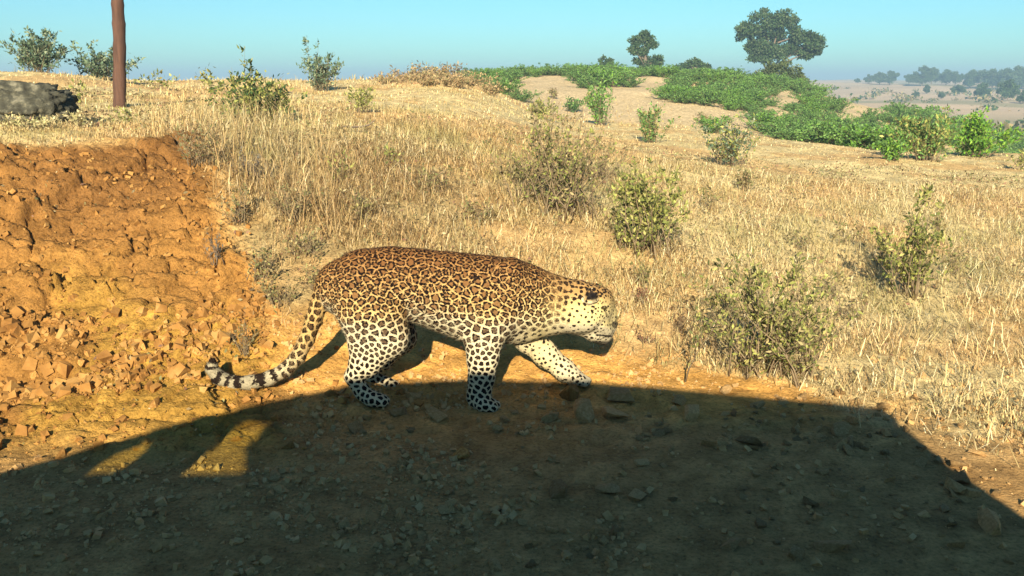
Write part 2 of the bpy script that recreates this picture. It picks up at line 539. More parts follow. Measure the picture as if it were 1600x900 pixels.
# far fore leg, reaching forward
chain([(PT(808, 500, YL + .075), 32 * PX), (PT(826, 526, LEG_F - .01), 24 * PX), (PT(852, 553, LEG_F), 19 * PX), (PT(882, 578, LEG_F), 16 * PX), (PT(898, 590, LEG_F + .005), 14.5 * PX)], .85, .03)
for dx, dy, k_ in ((-.034, 1, 0), (-.012, -2, 4), (.012, -2, 4), (.034, 1, 0)):
    cone(PT(900, 591 + dy, LEG_F + dx), 10 * PX, PT(913 + k_, 597 + dy, LEG_F + dx * 1.12), 7.5 * PX, 1, .012)
# tail
TAILP = [((514, 445), 18), ((500, 470), 14.5), ((490, 500), 12.5), ((479, 530), 12), ((465, 558), 11.5), ((446, 578), 11), ((421, 591), 11), ((392, 598), 11), ((363, 598), 11), ((342, 590), 11), ((331, 576), 9.5), ((332, 565), 6)]
TY = [YL, YL + .0, YL - .005, YL - .01, YL - .015, YL - .02, YL - .02, YL - .02, YL - .02, YL - .02, YL - .02, YL - .02]
TAILW = [PT(*c, y) for (c, r), y in zip(TAILP, TY)]
chain([(p_, r * PX) for p_, (c, r) in zip(TAILW, TAILP)], 1, .015)

lo = np.min([np.minimum(a - ra, b_ - rb) for a, ra, b_, rb, s, k in prims], 0) - .03
hi = np.max([np.maximum(a + ra, b_ + rb) for a, ra, b_, rb, s, k in prims], 0) + .03
HV = .0039
dims = np.ceil((hi - lo) / HV).astype(int) + 1
D = np.full(dims, .2, np.float32)
ax = [lo[i] + HV * np.arange(dims[i]) for i in range(3)]
for a, ra, b_, rb, sy, k in prims:
    mg_ = .07
    l = np.minimum(a - ra, b_ - rb) - mg_; h = np.maximum(a + ra, b_ + rb) + mg_
    sl = [slice(max(0, int((l[i] - lo[i]) / HV)), min(dims[i], int((h[i] - lo[i]) / HV) + 2)) for i in range(3)]
    X = ax[0][sl[0]][:, None, None].astype(np.float32); Y = ax[1][sl[1]][None, :, None].astype(np.float32); Z = ax[2][sl[2]][None, None, :].astype(np.float32)
    ab = b_ - a
    ab_s = ab * np.array([1, 1 / sy, 1])
    l2 = float(ab_s @ ab_s)
    px_, py_, pz_ = X - a[0], (Y - a[1]) / sy, Z - a[2]
    tt = np.clip((px_ * ab_s[0] + py_ * ab_s[1] + pz_ * ab_s[2]) / l2, 0, 1)
    d = np.sqrt((px_ - tt * ab_s[0]) ** 2 + (py_ - tt * ab_s[1]) ** 2 + (pz_ - tt * ab_s[2]) ** 2) - (ra + (rb - ra) * tt)
    d *= min(1.0, .5 + .5 * sy)
    sub = D[sl[0], sl[1], sl[2]]
    hh = np.maximum(k - np.abs(sub - d), 0) / k
    D[sl[0], sl[1], sl[2]] = np.minimum(sub, d) - hh * hh * k * .25


def surface_nets(D, lo, h):
    ins = D < 0
    n = [s - 1 for s in D.shape]
    cs = {}
    cnt = np.zeros(n, np.int8)
    for i in (0, 1):
        for j in (0, 1):
            for k in (0, 1):
                cnt += ins[i:i + n[0], j:j + n[1], k:k + n[2]]
    act = (cnt > 0) & (cnt < 8)
    ci = np.argwhere(act)
    idm = np.full(n, -1, np.int32); idm[act] = np.arange(len(ci))
    acc = np.zeros((len(ci), 3)); num = np.zeros(len(ci))
    corners = [(i, j, k) for i in (0, 1) for j in (0, 1) for k in (0, 1)]
    for c0 in corners:
        for ax_ in range(3):
            if c0[ax_]: continue
            c1_ = list(c0); c1_[ax_] = 1
            d0 = D[ci[:, 0] + c0[0], ci[:, 1] + c0[1], ci[:, 2] + c0[2]]; d1 = D[ci[:, 0] + c1_[0], ci[:, 1] + c1_[1], ci[:, 2] + c1_[2]]
            m = (d0 < 0) != (d1 < 0)
            t_ = np.where(m, d0 / np.where(m, d0 - d1, 1), 0)
            p = np.array(c0, float)[None].repeat(len(ci), 0); p[:, ax_] = t_
            acc += p * m[:, None]; num += m
    v = (ci + acc / num[:, None]) * h + lo
    fs = []
    for ax_ in range(3):
        u, w_ = (ax_ + 1) % 3, (ax_ + 2) % 3
        s0 = [slice(None)] * 3; s1 = [slice(None)] * 3
        s0[ax_] = slice(0, D.shape[ax_] - 1); s1[ax_] = slice(1, D.shape[ax_])
        a0 = ins[tuple(s0)]; a1 = ins[tuple(s1)]
        e = np.argwhere(a0 != a1)
        e = e[(e[:, u] > 0) & (e[:, w_] > 0) & (e[:, u] < n[u]) & (e[:, w_] < n[w_])]
        flip = a0[e[:, 0], e[:, 1], e[:, 2]]
        q = []
        for du, dw in ((0, 0), (-1, 0), (-1, -1), (0, -1)):
            e2 = e.copy(); e2[:, u] += du; e2[:, w_] += dw
            q.append(idm[e2[:, 0], e2[:, 1], e2[:, 2]])
        q = np.stack(q, 1)
        q[~flip] = q[~flip][:, ::-1]
        fs.append(q)
    return v, np.concatenate(fs)


LV, LF = surface_nets(D, lo, HV)
# relax once or twice
for _ in range(3):
    s = np.zeros_like(LV); n_ = np.zeros(len(LV))
    for i in range(4):
        j = (i + 1) % 4
        np.add.at(s, LF[:, i], LV[LF[:, j]]); np.add.at(n_, LF[:, i], 1)
        np.add.at(s, LF[:, j], LV[LF[:, i]]); np.add.at(n_, LF[:, j], 1)
    LV = LV * .5 + .5 * s / n_[:, None]
# normals
fn = np.cross(LV[LF[:, 2]] - LV[LF[:, 0]], LV[LF[:, 3]] - LV[LF[:, 1]])
VN = np.zeros_like(LV)
for i in range(4): np.add.at(VN, LF[:, i], fn)
VN /= np.linalg.norm(VN, axis=1, keepdims=True) + 1e-9


def to_px(P):
    q = P - np.array([0, 0, CAM_H])
    zc = q @ FW
    return 800 + FPX * q[:, 0] / zc, 450 - FPX * (q @ UP) / zc


LX, LY_ = to_px(LV)                     # side-view coordinates of every point of the hide
x_, z_ = LV[:, 0], LV[:, 2]


def seg_t(P, pts):
    best = np.full(len(P), 9.0); tb = np.zeros(len(P))
    for i, (a, b_) in enumerate(zip(pts[:-1], pts[1:])):
        ab = b_ - a; t_ = np.clip((P - a) @ ab / (ab @ ab), 0, 1)
        d = np.linalg.norm(P - a - t_[:, None] * ab, axis=1)
        m = d < best; best[m] = d[m]; tb[m] = i + t_[m]
    return tb, best


tail_t, tail_d = seg_t(LV, TAILW)
is_tail = (tail_d < .06) & (LX < 508) & (tail_t > .6)
leg = sstep(515, 560, LY_) * (LX > 500) * (LX < 940)          # lower limbs
head = sstep(845, 905, LX)
down = sstep(.15, -.75, -0 + VN[:, 2]) if False else sstep(-.15, .8, -VN[:, 2])
flank = sstep(445, 525, LY_)
back_c = np.array([.29, .14, .047]); side_c = np.array([.49, .315, .12]); pale = np.array([.54, .45, .29]); yel = np.array([.58, .455, .20])
bc = back_c + (side_c - back_c) * sstep(392, 490, LY_)[:, None]
bc = bc + (pale - bc) * np.clip(.95 * sstep(478, 535, LY_) + 1.2 * down, 0, 1)[:, None]
hc = np.array([.36, .205, .075]) + (yel - np.array([.36, .205, .075])) * sstep(452, 492, LY_)[:, None]
hc = hc + (pale * .86 - hc) * np.clip(sstep(500, 524, LY_) + down, 0, 1)[:, None]
hc = hc * (1 - .28 * sstep(930, 958, LX))[:, None]  # front of the face darkened: shade away from the sun, painted into the coat
nkw = (sstep(790, 850, LX) * (1 - head) * sstep(440, 500, LY_))[:, None] * .6
bc = bc * (1 - nkw) + yel * nkw
bc = bc * (1 - head[:, None]) + hc * head[:, None]
tc_ = side_c + (pale - side_c) * sstep(2.5, 6, tail_t)[:, None]
tc_ = tc_ * (.92 - .42 * sstep(3.5, 7, tail_t))[:, None]
bc[is_tail] = tc_[is_tail]
# spot centres spread over the hide with a spacing that follows the region
sp = np.full(len(LV), .0335)

sp = np.where(LX > 890, .024, sp)
sp = np.where(LX > 930, .017, sp)
sp = np.where((LX < 650) & (LY_ > 480) & (LY_ < 560), .034, sp)
sp = np.where(leg > .5, np.where(LX > 800, .024, .027), sp)
sp = np.where((LX > 770) & (LX < 850) & (LY_ < 510), .029, sp)
sp = np.where(is_tail, .038, sp)
sp = sp * np.where((leg < .5) & (LX < 850) & ~is_tail, .82, .74)
order = rng.permutation(len(LV))[:34000]
cen = np.zeros((6000, 3)); cr = np.zeros(6000); nc_ = 0
for i in order:
    if nc_:
        d = np.sum((cen[:nc_] - LV[i]) ** 2, 1)
        if np.any(d < (.5 * (cr[:nc_] + sp[i])) ** 2): continue
    cen[nc_] = LV[i]; cr[nc_] = sp[i]; nc_ += 1
cen = cen[:nc_]; cr = cr[:nc_]
E1 = np.zeros(len(LV)); Q1 = np.zeros(len(LV)); ID = np.zeros(len(LV))
for s0 in range(0, len(LV), 4000):
    P = LV[s0:s0 + 4000].astype(np.float32)
    d = np.sqrt(np.maximum((P ** 2).sum(1)[:, None] + (cen ** 2).sum(1)[None] - 2 * P @ cen.T.astype(np.float32), 0))
    d = d / cr[None]
    p2 = np.partition(d, 1, 1)
    Q1[s0:s0 + 4000] = p2[:, 0]; E1[s0:s0 + 4000] = p2[:, 1] - p2[:, 0]
    ID[s0:s0 + 4000] = d.argmin(1)
relv = LV - cen[ID.astype(int)]
axu = np.cross(VN, np.array([.2, 1., .1])); axu /= np.linalg.norm(axu, axis=1, keepdims=True) + 1e-9
axv = np.cross(VN, axu)
theta = np.arctan2((relv * axv).sum(1), (relv * axu).sum(1))
idr = np.modf(np.sin(ID * 12.9898) * 43758.5453)[0] % 1.0
lob = 3 + (ID.astype(int) % 3)
ang = np.cos(lob * theta + idr * 6.283)
dots = np.clip(sstep(838, 905, LX) + 1.0 * (LX > 805) * sstep(505, 525, LY_) + .0 * sstep(585, 595, LY_), 0, 1)
fill = np.clip((.7 * sstep(470, 520, LY_) + .45 * sstep(530, 575, LY_)) * (LX > 500) + is_tail * .8, 0, 1.15)
band = is_tail & (tail_t > 5.2)
bandv = .5 + .5 * np.sin(tail_t * 7.0 + 1.6 * np.sin(tail_t * 2.3)) + .35 * (E1 - .4)
spot = np.zeros((len(LV), 3))
spot[:, 0] = E1; spot[:, 1] = Q1 * (.75 + .8 * idr); spot[:, 1] *= 1 - .38 * head * sstep(478, 452, LY_)
spot[:, 2] = dots
spot[band, 2] = 1.0
spot[band, 1] = np.clip(.66 - .62 * bandv[band] + .35 * sstep(-.1, -.7, VN[band, 2]), 0, 1)
# dark marks: back of the ear, lips, nose, eye line
dark = np.zeros(len(LV))
near_ = LV[:, 1] < YL + .03
e_ = np.hypot((LX - 925) / 1.2, LY_ - 462) + 5 * (vnoise(LX * .25, LY_ * .25, 3) - .5)
dark = np.maximum(dark, sstep(10, 6, e_) * (LV[:, 1] < YL - .05) * .96)
rim_ = (e_ > 10.5) & (e_ < 14) & (LV[:, 1] < YL - .07)
bc[rim_] = np.array([.62, .50, .30])
dark = np.maximum(dark, .92 * (np.abs(LY_ - (523 + (LX - 930) * .10)) < 1.4) * (LX > 930) * (LX < 962) * near_)      # mouth line
dark = np.maximum(dark, .85 * sstep(530, 535, LY_) * (LX > 926))                                                             # lower lip in black
dark = np.maximum(dark, .85 * (np.hypot(LX - 961, LY_ - 507) < 5.5))                                                # nose
dark = np.maximum(dark, .9 * (np.hypot((LX - 944) / 1.6, LY_ - 481) < 3.2) * near_)                                 # eye rim
dark = np.maximum(dark, .7 * (np.abs((LX - 944) - (LY_ - 481) * .35) < 1.3) * (LY_ > 481) * (LY_ < 493) * near_)    # tear line
root = LV[:, :].min(0)
org = np.array([PT(700, 500, YL)[0], YL, gz(PT(700, 500, YL)[0], YL)])
me = np_mesh('leopard_body', LV - org, LF, None, bc, True)
set_col(me, 'spot', spot)
ga = me.attributes.new('lobe', 'FLOAT', 'POINT'); ga.data.foreach_set('value', ang.astype(np.float32))
fa = me.attributes.new('fill', 'FLOAT', 'POINT'); fa.data.foreach_set('value', fill.astype(np.float32))
da = me.attributes.new('dark', 'FLOAT', 'POINT'); da.data.foreach_set('value', dark.astype(np.float32))
ml, t, b = mat_new('leopard_hide')
a = N(t, 'ShaderNodeAttribute', attribute_name='col'); s_ = N(t, 'ShaderNodeAttribute', attribute_name='spot'); dk = N(t, 'ShaderNodeAttribute', attribute_name='dark')
sx = N(t, 'ShaderNodeSeparateXYZ'); t.links.new(s_.outputs['Vector'], sx.inputs[0])
tc = N(t, 'ShaderNodeTexCoord')
n1 = noise_node(t, 90, 3, .5, tc.outputs['Object'])
n2 = noise_node(t, 48, 2, .5, tc.outputs['Object'])


def math2(op, x, y, clamp=False):
    m = N(t, 'ShaderNodeMath', operation=op); m.use_clamp = clamp
    for i, q in enumerate((x, y)):
        if isinstance(q, (int, float)): m.inputs[i].default_value = q
        else: t.links.new(q, m.inputs[i])
    return m.outputs[0]


def mrange(v, a0, a1, b0, b1):
    m = N(t, 'ShaderNodeMapRange', interpolation_type='SMOOTHSTEP')
    t.links.new(v, m.inputs[0])
    for i, q in enumerate((a0, a1, b0, b1)): m.inputs[i + 1].default_value = q
    return m.outputs[0]


nz = math2('MULTIPLY', math2('SUBTRACT', n1.outputs[0], .5), .80)
en = math2('ADD', sx.outputs[0], nz)
qn = math2('ADD', sx.outputs[1], math2('MULTIPLY', nz, 1.3))
fl = N(t, 'ShaderNodeAttribute', attribute_name='fill')
ew = math2('SUBTRACT', en, math2('MULTIPLY', fl.outputs['Fac'], .22))
outer = mrange(ew, .10, .19, 0, 1)
inner = mrange(math2('ADD', en, math2('MULTIPLY', math2('SUBTRACT', n2.outputs[0], .5), .6)), .63, .80, 0, 1)
inner = math2('MULTIPLY', inner, math2('SUBTRACT', 1.0, math2('MULTIPLY', fl.outputs['Fac'], .85)))
lb = N(t, 'ShaderNodeAttribute', attribute_name='lobe')
gap = mrange(math2('ADD', lb.outputs['Fac'], math2('MULTIPLY', math2('SUBTRACT', n2.outputs[0], .5), 1.3)), .66, .95, 1, .22)      # breaks in the rings
gap = math2('MAXIMUM', gap, math2('MULTIPLY', fl.outputs['Fac'], .9))
ring = math2('MULTIPLY', outer, gap)
solidm = mrange(qn, .32, .44, 1, 0)
base = a.outputs['Color']
ros_c = mixc(t, mixc(t, base, (.008, .004, .003), ring), mixc(t, base, (.125, .05, .017), None, f=.80), inner)
sol_c = mixc(t, base, (.016, .010, .007), solidm)
hide = mixc(t, ros_c, sol_c, sx.outputs[2])
hide = mixc(t, hide, (.012, .010, .010), dk.outputs['Fac'])
nf = noise_node(t, 160, 3, .6, tc.outputs['Object'])
rf = ramp(t, nf.outputs[0], [(.3, (.78, .78, .78)), (.7, (1.18, 1.18, 1.18))])
hide = mixc(t, hide, rf.outputs[0], mode='MULTIPLY')
t.links.new(hide, b.inputs['Base Color'])
b.inputs['Roughness'].default_value = .8
b.inputs['Specular IOR Level'].default_value = .06
b.inputs['Sheen Weight'].default_value = 0
bp = N(t, 'ShaderNodeBump'); bp.inputs['Strength'].default_value = .35; bp.inputs['Distance'].default_value = .004
t.links.new(nf.outputs[0], bp.inputs['Height']); t.links.new(bp.outputs[0], b.inputs['Normal'])
me.materials.append(ml)
leo = empty('leopard', org)
tag(leo, 'spotted leopard walking along the dirt shoulder with its head lowered and tail curled', 'leopard')
obj('body', me, leo)
# short coat: fine hairs laid back along the body, coloured from the hide under them
nh = 110000
rf_ = np.random.default_rng(17)
ri = rf_.integers(0, len(LV), nh)
flow = np.tile(np.array([-1.0, 0, -.30]), (nh, 1))
flow[leg[ri] > .4] = np.array([-.15, 0, -1.0])
hd = LX[ri] > 890
flow[hd] = np.array([-.9, -.2, .25])
tl_ = is_tail[ri]
td = np.array([TAILW[min(int(q) + 1, len(TAILW) - 1)] - TAILW[min(int(q), len(TAILW) - 2)] for q in tail_t[ri][tl_]])
flow[tl_] = td
flow /= np.linalg.norm(flow, axis=1, keepdims=True) + 1e-9
nv = VN[ri]
tan = flow - nv * np.sum(flow * nv, 1, keepdims=True) + rf_.normal(0, .18, (nh, 3))
tan /= np.linalg.norm(tan, axis=1, keepdims=True) + 1e-9
hl_ = np.where(hd, .004, np.where(leg[ri] > .4, .005, np.where(tl_ | (VN[ri, 2] < -.3), .010, .007))) * (.6 + .8 * rf_.random(nh))
hl_ = np.where(dark[ri] > .5, .004, hl_)
sdv = np.cross(nv, tan) * .0011
rt = LV[ri] - nv * .001 + rf_.normal(0, .0012, (nh, 3))
tip_ = rt + tan * (hl_ * .93)[:, None] + nv * (hl_ * .42)[:, None]
HVt = np.stack([rt - sdv, rt + sdv, tip_], 1).reshape(-1, 3) - org
fur_me = np_mesh('fur', HVt, np.arange(nh * 3).reshape(-1, 3), ml, np.repeat(bc[ri] * (.85 + .3 * rf_.random((nh, 1))), 3, 0))
set_col(fur_me, 'spot', np.repeat(spot[ri], 3, 0))
for nm_, ar_ in (('fill', fill), ('dark', dark), ('lobe', ang)):
    at_ = fur_me.attributes.new(nm_, 'FLOAT', 'POINT'); at_.data.foreach_set('value', np.repeat(ar_[ri], 3).astype(np.float32))
obj('fur', fur_me, leo)


def ball_mesh(name, r, mat, sx_=1, sy_=1, sz_=1, sub=2):
    bm = bmesh.new(); bmesh.ops.create_icosphere(bm, subdivisions=sub, radius=r)
    for v in bm.verts: v.co = Vector((v.co.x * sx_, v.co.y * sy_, v.co.z * sz_))
    m_ = bpy.data.meshes.new(name); bm.to_mesh(m_); bm.free(); m_.materials.append(mat)
    for p in m_.polygons: p.use_smooth = True
    return m_


me_, te, be = mat_new('eye'); be.inputs['Base Color'].default_value = (.05, .035, .01, 1); be.inputs['Roughness'].default_value = .15
eye_me = ball_mesh('eye', .011, me_)


def on_hide(px, py, ymax):
    """nearest point of the hide on the camera side"""
    m = LV[:, 1] < ymax
    k = np.argmin(np.where(m, np.hypot(LX - px, LY_ - py), 1e9))
    return LV[k] - VN[k] * .004
obj('eye', eye_me, leo, on_hide(945, 481, YL) - org)
obj('eye', eye_me, leo, PT(953, 476, HY + .085) - org)


# ------------------------------------------------------------------ tubes
def tubes(paths, sides=4):
    vs, fs = [], []; n0 = 0
    for pts, rad in paths:
        pts = np.asarray(pts, float); rad = np.asarray(rad, float)
        tg = np.gradient(pts, axis=0); tg /= np.linalg.norm(tg, axis=1, keepdims=True) + 1e-9
        ref = np.array([0.31, .87, .21]); s1 = np.cross(tg, ref); s1 /= np.linalg.norm(s1, axis=1, keepdims=True) + 1e-9
        s2 = np.cross(tg, s1)
        an = np.arange(sides) / sides * 2 * math.pi
        ring = pts[:, None] + rad[:, None, None] * (np.cos(an)[None, :, None] * s1[:, None] + np.sin(an)[None, :, None] * s2[:, None])
        vs.append(ring.reshape(-1, 3))
        m = len(pts); ii = np.arange(m * sides).reshape(m, sides)
        q = np.stack([ii[:-1], np.roll(ii, -1, 1)[:-1], np.roll(ii, -1, 1)[1:], ii[1:]], -1).reshape(-1, 4)
        fs.append(q + n0); n0 += m * sides
        if sides == 4:
            fs.append(ii[-1:].reshape(1, 4) + n0 - m * sides); fs.append(ii[:1, ::-1].reshape(1, 4) + n0 - m * sides)
    return np.concatenate(vs), np.concatenate(fs)


# ------------------------------------------------------------------ the car that throws the shadow
mp_, t, b = mat_new('car_paint'); b.inputs['Base Color'].default_value = (.03, .035, .035, 1); b.inputs['Roughness'].default_value = .35; b.inputs['Metallic'].default_value = .3
M_PAINT = mp_
mr_, t, b = mat_new('tyre_rubber'); b.inputs['Base Color'].default_value = (.02, .02, .02, 1)
M_RUBBER = mr_
mr2, t, b = mat_new('rim_metal'); b.inputs['Base Color'].default_value = (.5, .5, .5, 1); b.inputs['Metallic'].default_value = .8; b.inputs['Roughness'].default_value = .4
M_RIM = mr2
mgl = bpy.data.materials.new('tinted_glass'); mgl.use_nodes = True
t = mgl.node_tree; t.nodes.clear()
tp = N(t, 'ShaderNodeBsdfTransparent'); tp.inputs[0].default_value = (.74, .76, .52, 1)
gl = N(t, 'ShaderNodeBsdfGlossy'); gl.inputs['Roughness'].default_value = .02
mx = N(t, 'ShaderNodeMixShader'); mx.inputs[0].default_value = .08
ou = N(t, 'ShaderNodeOutputMaterial')
t.links.new(tp.outputs[0], mx.inputs[1]); t.links.new(gl.outputs[0], mx.inputs[2]); t.links.new(mx.outputs[0], ou.inputs[0])
M_GLASS = mgl

PROFILE = [(-2.62, .75), (-2.55, 1.12), (-2.14, 1.39), (-1.83, 1.53), (-1.45, 1.69), (-1.22, 1.765), (-1.07, 1.81), (-.54, 1.845), (0, 1.83), (.53, 1.775), (1.29, 1.685), (1.35, 1.41), (1.44, 1.24), (1.58, 1.06), (2.5, .95), (2.62, .6), (2.56, .3), (-2.5, .3)]
CAR_N, CAR_F = -.12, -1.74
HOLES = [
    [(-1.48, 1.385), (-1.24, 1.39), (-1.32, 1.50), (-1.30, 1.615), (-1.40, 1.62), (-1.44, 1.535)],
    [(-1.82, 1.385), (-1.72, 1.395), (-1.69, 1.49), (-1.70, 1.53), (-1.79, 1.475), (-1.835, 1.43)],
    [(-1.05, 1.08), (-.52, 1.08), (-.52, 1.68), (-.95, 1.65)],
    [(-.42, 1.08), (.95, 1.08), (.95, 1.60), (-.42, 1.68)],
]
car = empty('car', ((PROFILE[0][0] + 2.6) / 2, (CAR_N + CAR_F) / 2, 0))
tag(car, 'parked car with sloping rear glass whose shadow darkens the near roadside dirt', 'car')
cloc = np.array(car.location)


def car_mesh(name, v, f, mat, parent=None, smooth=False):
    m_ = bpy.data.meshes.new(name)
    m_.from_pydata([tuple(np.array(p) - cloc) for p in v], [], f); m_.materials.append(mat); m_.update()
    o = obj(name, m_, parent or car)
    return o


def solid(o, th):
    md = o.modifiers.new('thickness', 'SOLIDIFY'); md.thickness = th; md.offset = 0
    return o


for yc in (CAR_N, CAR_F):
    bm = bmesh.new()
    for loop in [PROFILE] + HOLES:
        vv = [bm.verts.new((p[0] - cloc[0], yc - cloc[1], p[1])) for p in loop]
        for i in range(len(vv)): bm.edges.new((vv[i], vv[(i + 1) % len(vv)]))
    bmesh.ops.triangle_fill(bm, use_beauty=True, use_dissolve=False, edges=bm.edges[:])
    m_ = bpy.data.meshes.new('side_panel'); bm.to_mesh(m_); bm.free(); m_.materials.append(M_PAINT)
    o = solid(obj('side_panel', m_, car), .03)
    for hidx, loop in enumerate(HOLES):
        if yc == CAR_N and hidx == 3: continue          # wound down: the picture was taken through it
        car_mesh('window', [(p[0], yc, p[1]) for p in loop], [tuple(range(len(loop)))], M_GLASS)


def strip(name, i0, i1, mat, y0=CAR_F + .016, y1=CAR_N - .016, dz=0):
    v = []; f = []
    for k, i in enumerate(range(i0, i1 + 1)):
        v += [(PROFILE[i][0], y0, PROFILE[i][1] + dz), (PROFILE[i][0], y1, PROFILE[i][1] + dz)]
        if k: f.append((2 * k - 2, 2 * k - 1, 2 * k + 1, 2 * k))
    return car_mesh(name, v, f, mat)


solid(strip('tailgate', 0, 2, M_PAINT), .02)
strip('rear_glass', 2, 5, M_GLASS)
solid(strip('roof', 5, 10, M_PAINT), .03)
strip('windscreen', 10, 13, M_GLASS)
solid(strip('bonnet', 13, 14, M_PAINT), .02)
solid(strip('front_bumper', 14, 16, M_PAINT), .03)
v = [(-2.5, CAR_F + .02, .3), (2.56, CAR_F + .02, .3), (2.56, CAR_N - .02, .3), (-2.5, CAR_N - .02, .3)]
solid(car_mesh('underbody', v, [(0, 1, 2, 3)], M_RUBBER), .03)


def lathe(prof, seg=28):
    v, f = [], []
    for i, (r_, y_) in enumerate(prof):
        for k in range(seg):
            a_ = 2 * math.pi * k / seg
            v.append((r_ * math.cos(a_), y_, r_ * math.sin(a_)))
        if i:
            for k in range(seg):
                f.append(((i - 1) * seg + k, (i - 1) * seg + (k + 1) % seg, i * seg + (k + 1) % seg, i * seg + k))
    return v, f


for wx in (-1.75, 1.85):
    for wy in (CAR_N - .12, CAR_F + .12):
        wh = empty('wheel', Vector((wx, wy, .335)) - Vector(cloc)); wh.parent = car
        for nm, prof, mt in (('tyre', [(.21, -.1), (.31, -.11), (.335, -.08), (.335, .08), (.31, .11), (.21, .1), (.21, -.1)], M_RUBBER), ('rim', [(.02, .03), (.12, .05), (.2, .07), (.21, .09), (.21, -.09), (.02, -.05)], M_RIM)):
            v, f = lathe(prof); m_ = bpy.data.meshes.new(nm); m_.from_pydata(v, [], f); m_.materials.append(mt); m_.update()
            obj(nm, m_, wh)
for hy in (CAR_N - .3, CAR_F + .3):
    hl = ball_mesh('headlight', .1, M_RIM, .4, 1.3, .8); obj('headlight', hl, car, Vector((2.58, hy, .78)) - Vector(cloc))


# ------------------------------------------------------------------ where a line of sight meets the ground
_HY = np.exp(np.linspace(math.log(2.3), math.log(900), 1500))


def hit(px, py, ymin=2.3):
    d = FW * FPX + np.array([1., 0, 0]) * (px - 800) + UP * (450 - py)
    tt = _HY / d[1]
    P = np.array([0, 0, CAM_H]) + d[None] * tt[:, None]
    below = (P[:, 2] < ground_z(P[:, 0], P[:, 1])) & (P[:, 1] > ymin)
    k = int(np.argmax(below)) if below.any() else 1100
    x, y = P[k, 0], P[k, 1]
    return x, y, gz(x, y)


def spot_at(px, y):
    """ground point at distance y below column px"""
    x = (px - 800) / FPX * y
    for _ in range(3):
        z = gz(x, y)
        x = (px - 800) / FPX * (y * math.cos(_p) + (CAM_H - z) * math.sin(_p))
    return x, y, gz(x, y)


def px2m(px, y):
    return px * (y * math.cos(_p) + .6 * math.sin(_p)) / FPX


# ------------------------------------------------------------------ stones
def hull_mesh(name, mat, n=16, flat=(1, .8, .6), seed=0):
    r_ = random.Random(seed)
    bm = bmesh.new()
    for i in range(n):
        d = Vector((r_.uniform(-1, 1), r_.uniform(-1, 1), r_.uniform(-1, 1)))
        d = d / max(abs(d.x), abs(d.y), abs(d.z)) * r_.uniform(.75, 1.0)
        bm.verts.new((d.x * flat[0] * .5, d.y * flat[1] * .5, d.z * flat[2] * .5))
    bmesh.ops.convex_hull(bm, input=bm.verts[:])
    bmesh.ops.delete(bm, geom=[v for v in bm.verts if not v.link_faces], context='VERTS')
    m_ = bpy.data.meshes.new(name); bm.to_mesh(m_); bm.free(); m_.materials.append(mat); m_.shade_flat()
    return m_


CLODS = [hull_mesh('earth_clod', M_CLOD, 9 + i % 4, (1, .85, .7 + .1 * (i % 3)), i) for i in range(9)]
STONES = [hull_mesh('stone', M_STONE, 12 + i % 5, (1, .8, .5 + .08 * (i % 3)), 40 + i) for i in range(8)]


def lay(name, me_, x, y, size, sink=.18, seed=0, zs=1.0):
    r_ = random.Random(seed)
    o = obj(name, me_)
    o.location = (x, y, gz(x, y) + size * (.28 - sink) * zs)
    tl = .35 if name == 'stone' else 3.1
    o.rotation_euler = (r_.uniform(-tl, tl), r_.uniform(-tl, tl), r_.uniform(0, 6.28))
    o.scale = (size, size * r_.uniform(.7, 1.05), size * zs * r_.uniform(.75, 1.05))
    return o


# loose clods on the apron and bank: the largest as things, the crumbs as one mass
cx = rng.uniform(-.78, -.08, 60000); cy = rng.uniform(3.15, 5.6, 60000)
X_, Y_ = cx * cy, cy
bmk = bank_mask(X_, Y_); zb_ = base_z(X_, Y_)
shoulder = (Y_ > 3.5) & (Y_ < 4.3)
wgt = np.maximum(bmk, .10 * shoulder * (cx > -.33)) * np.where(zb_ < .30, 1.0, .22) * (.15 + .85 * sstep(.35, .6, fbm(X_ * 1.6, Y_ * 1.6, 3, 91)))
wgt = wgt * np.where((Y_ < 3.6) & (cx > -.62), .12, 1.0)
keep = rng.random(60000) < wgt * .95
X_, Y_, zb_ = X_[keep], Y_[keep], zb_[keep]
sz = .006 + .054 * rng.random(len(X_)) ** 9
sz = np.where(zb_ > .34, np.minimum(sz * .6, .03), sz)
ordr = np.argsort(-sz)
placed = []
big = []
for i in ordr:
    if len(big) >= 220: break
    if all((X_[i] - X_[j]) ** 2 + (Y_[i] - Y_[j]) ** 2 > (.45 * (sz[i] + sz[j])) ** 2 for j in big): big.append(i)
for k, i in enumerate(big):
    o = lay('earth_clod', CLODS[k % 9], X_[i], Y_[i], sz[i] * 1.1, .27, k)
    if zb_[i] < .4:
        sw = 'large' if sz[i] > .042 else ('middling' if sz[i] > .028 else 'small')
        pl = 'under the boulder end of the bank' if X_[i] / Y_[i] < -.48 else ('below the middle of the bank' if X_[i] / Y_[i] < -.36 else 'around the tail tip')
        tag(o, sw + ' loose lump of orange earth in the rubble ' + pl, 'clod', sw + ' earth clods ' + pl)
    else:
        tag(o, 'orange earth lump stuck on the steep bare bank face', 'clod', 'earth lumps on the bank face')
bset = set(big)
rest = np.array([i for i in range(len(X_)) if i not in bset][:13000])
bmi = bmesh.new(); bmesh.ops.create_icosphere(bmi, subdivisions=1, radius=.5)
iv = np.array([v.co for v in bmi.verts]); itf = np.array([[v.index for v in f_.verts] for f_ in bmi.faces]); bmi.free()
bmi = bmesh.new(); bmesh.ops.create_cube(bmi, size=.8); bmi.faces.ensure_lookup_table()
cv_ = np.array([v.co for v in bmi.verts]); cf_ = np.array([[v.index for v in f_.verts] for f_ in bmi.faces]); bmi.free()


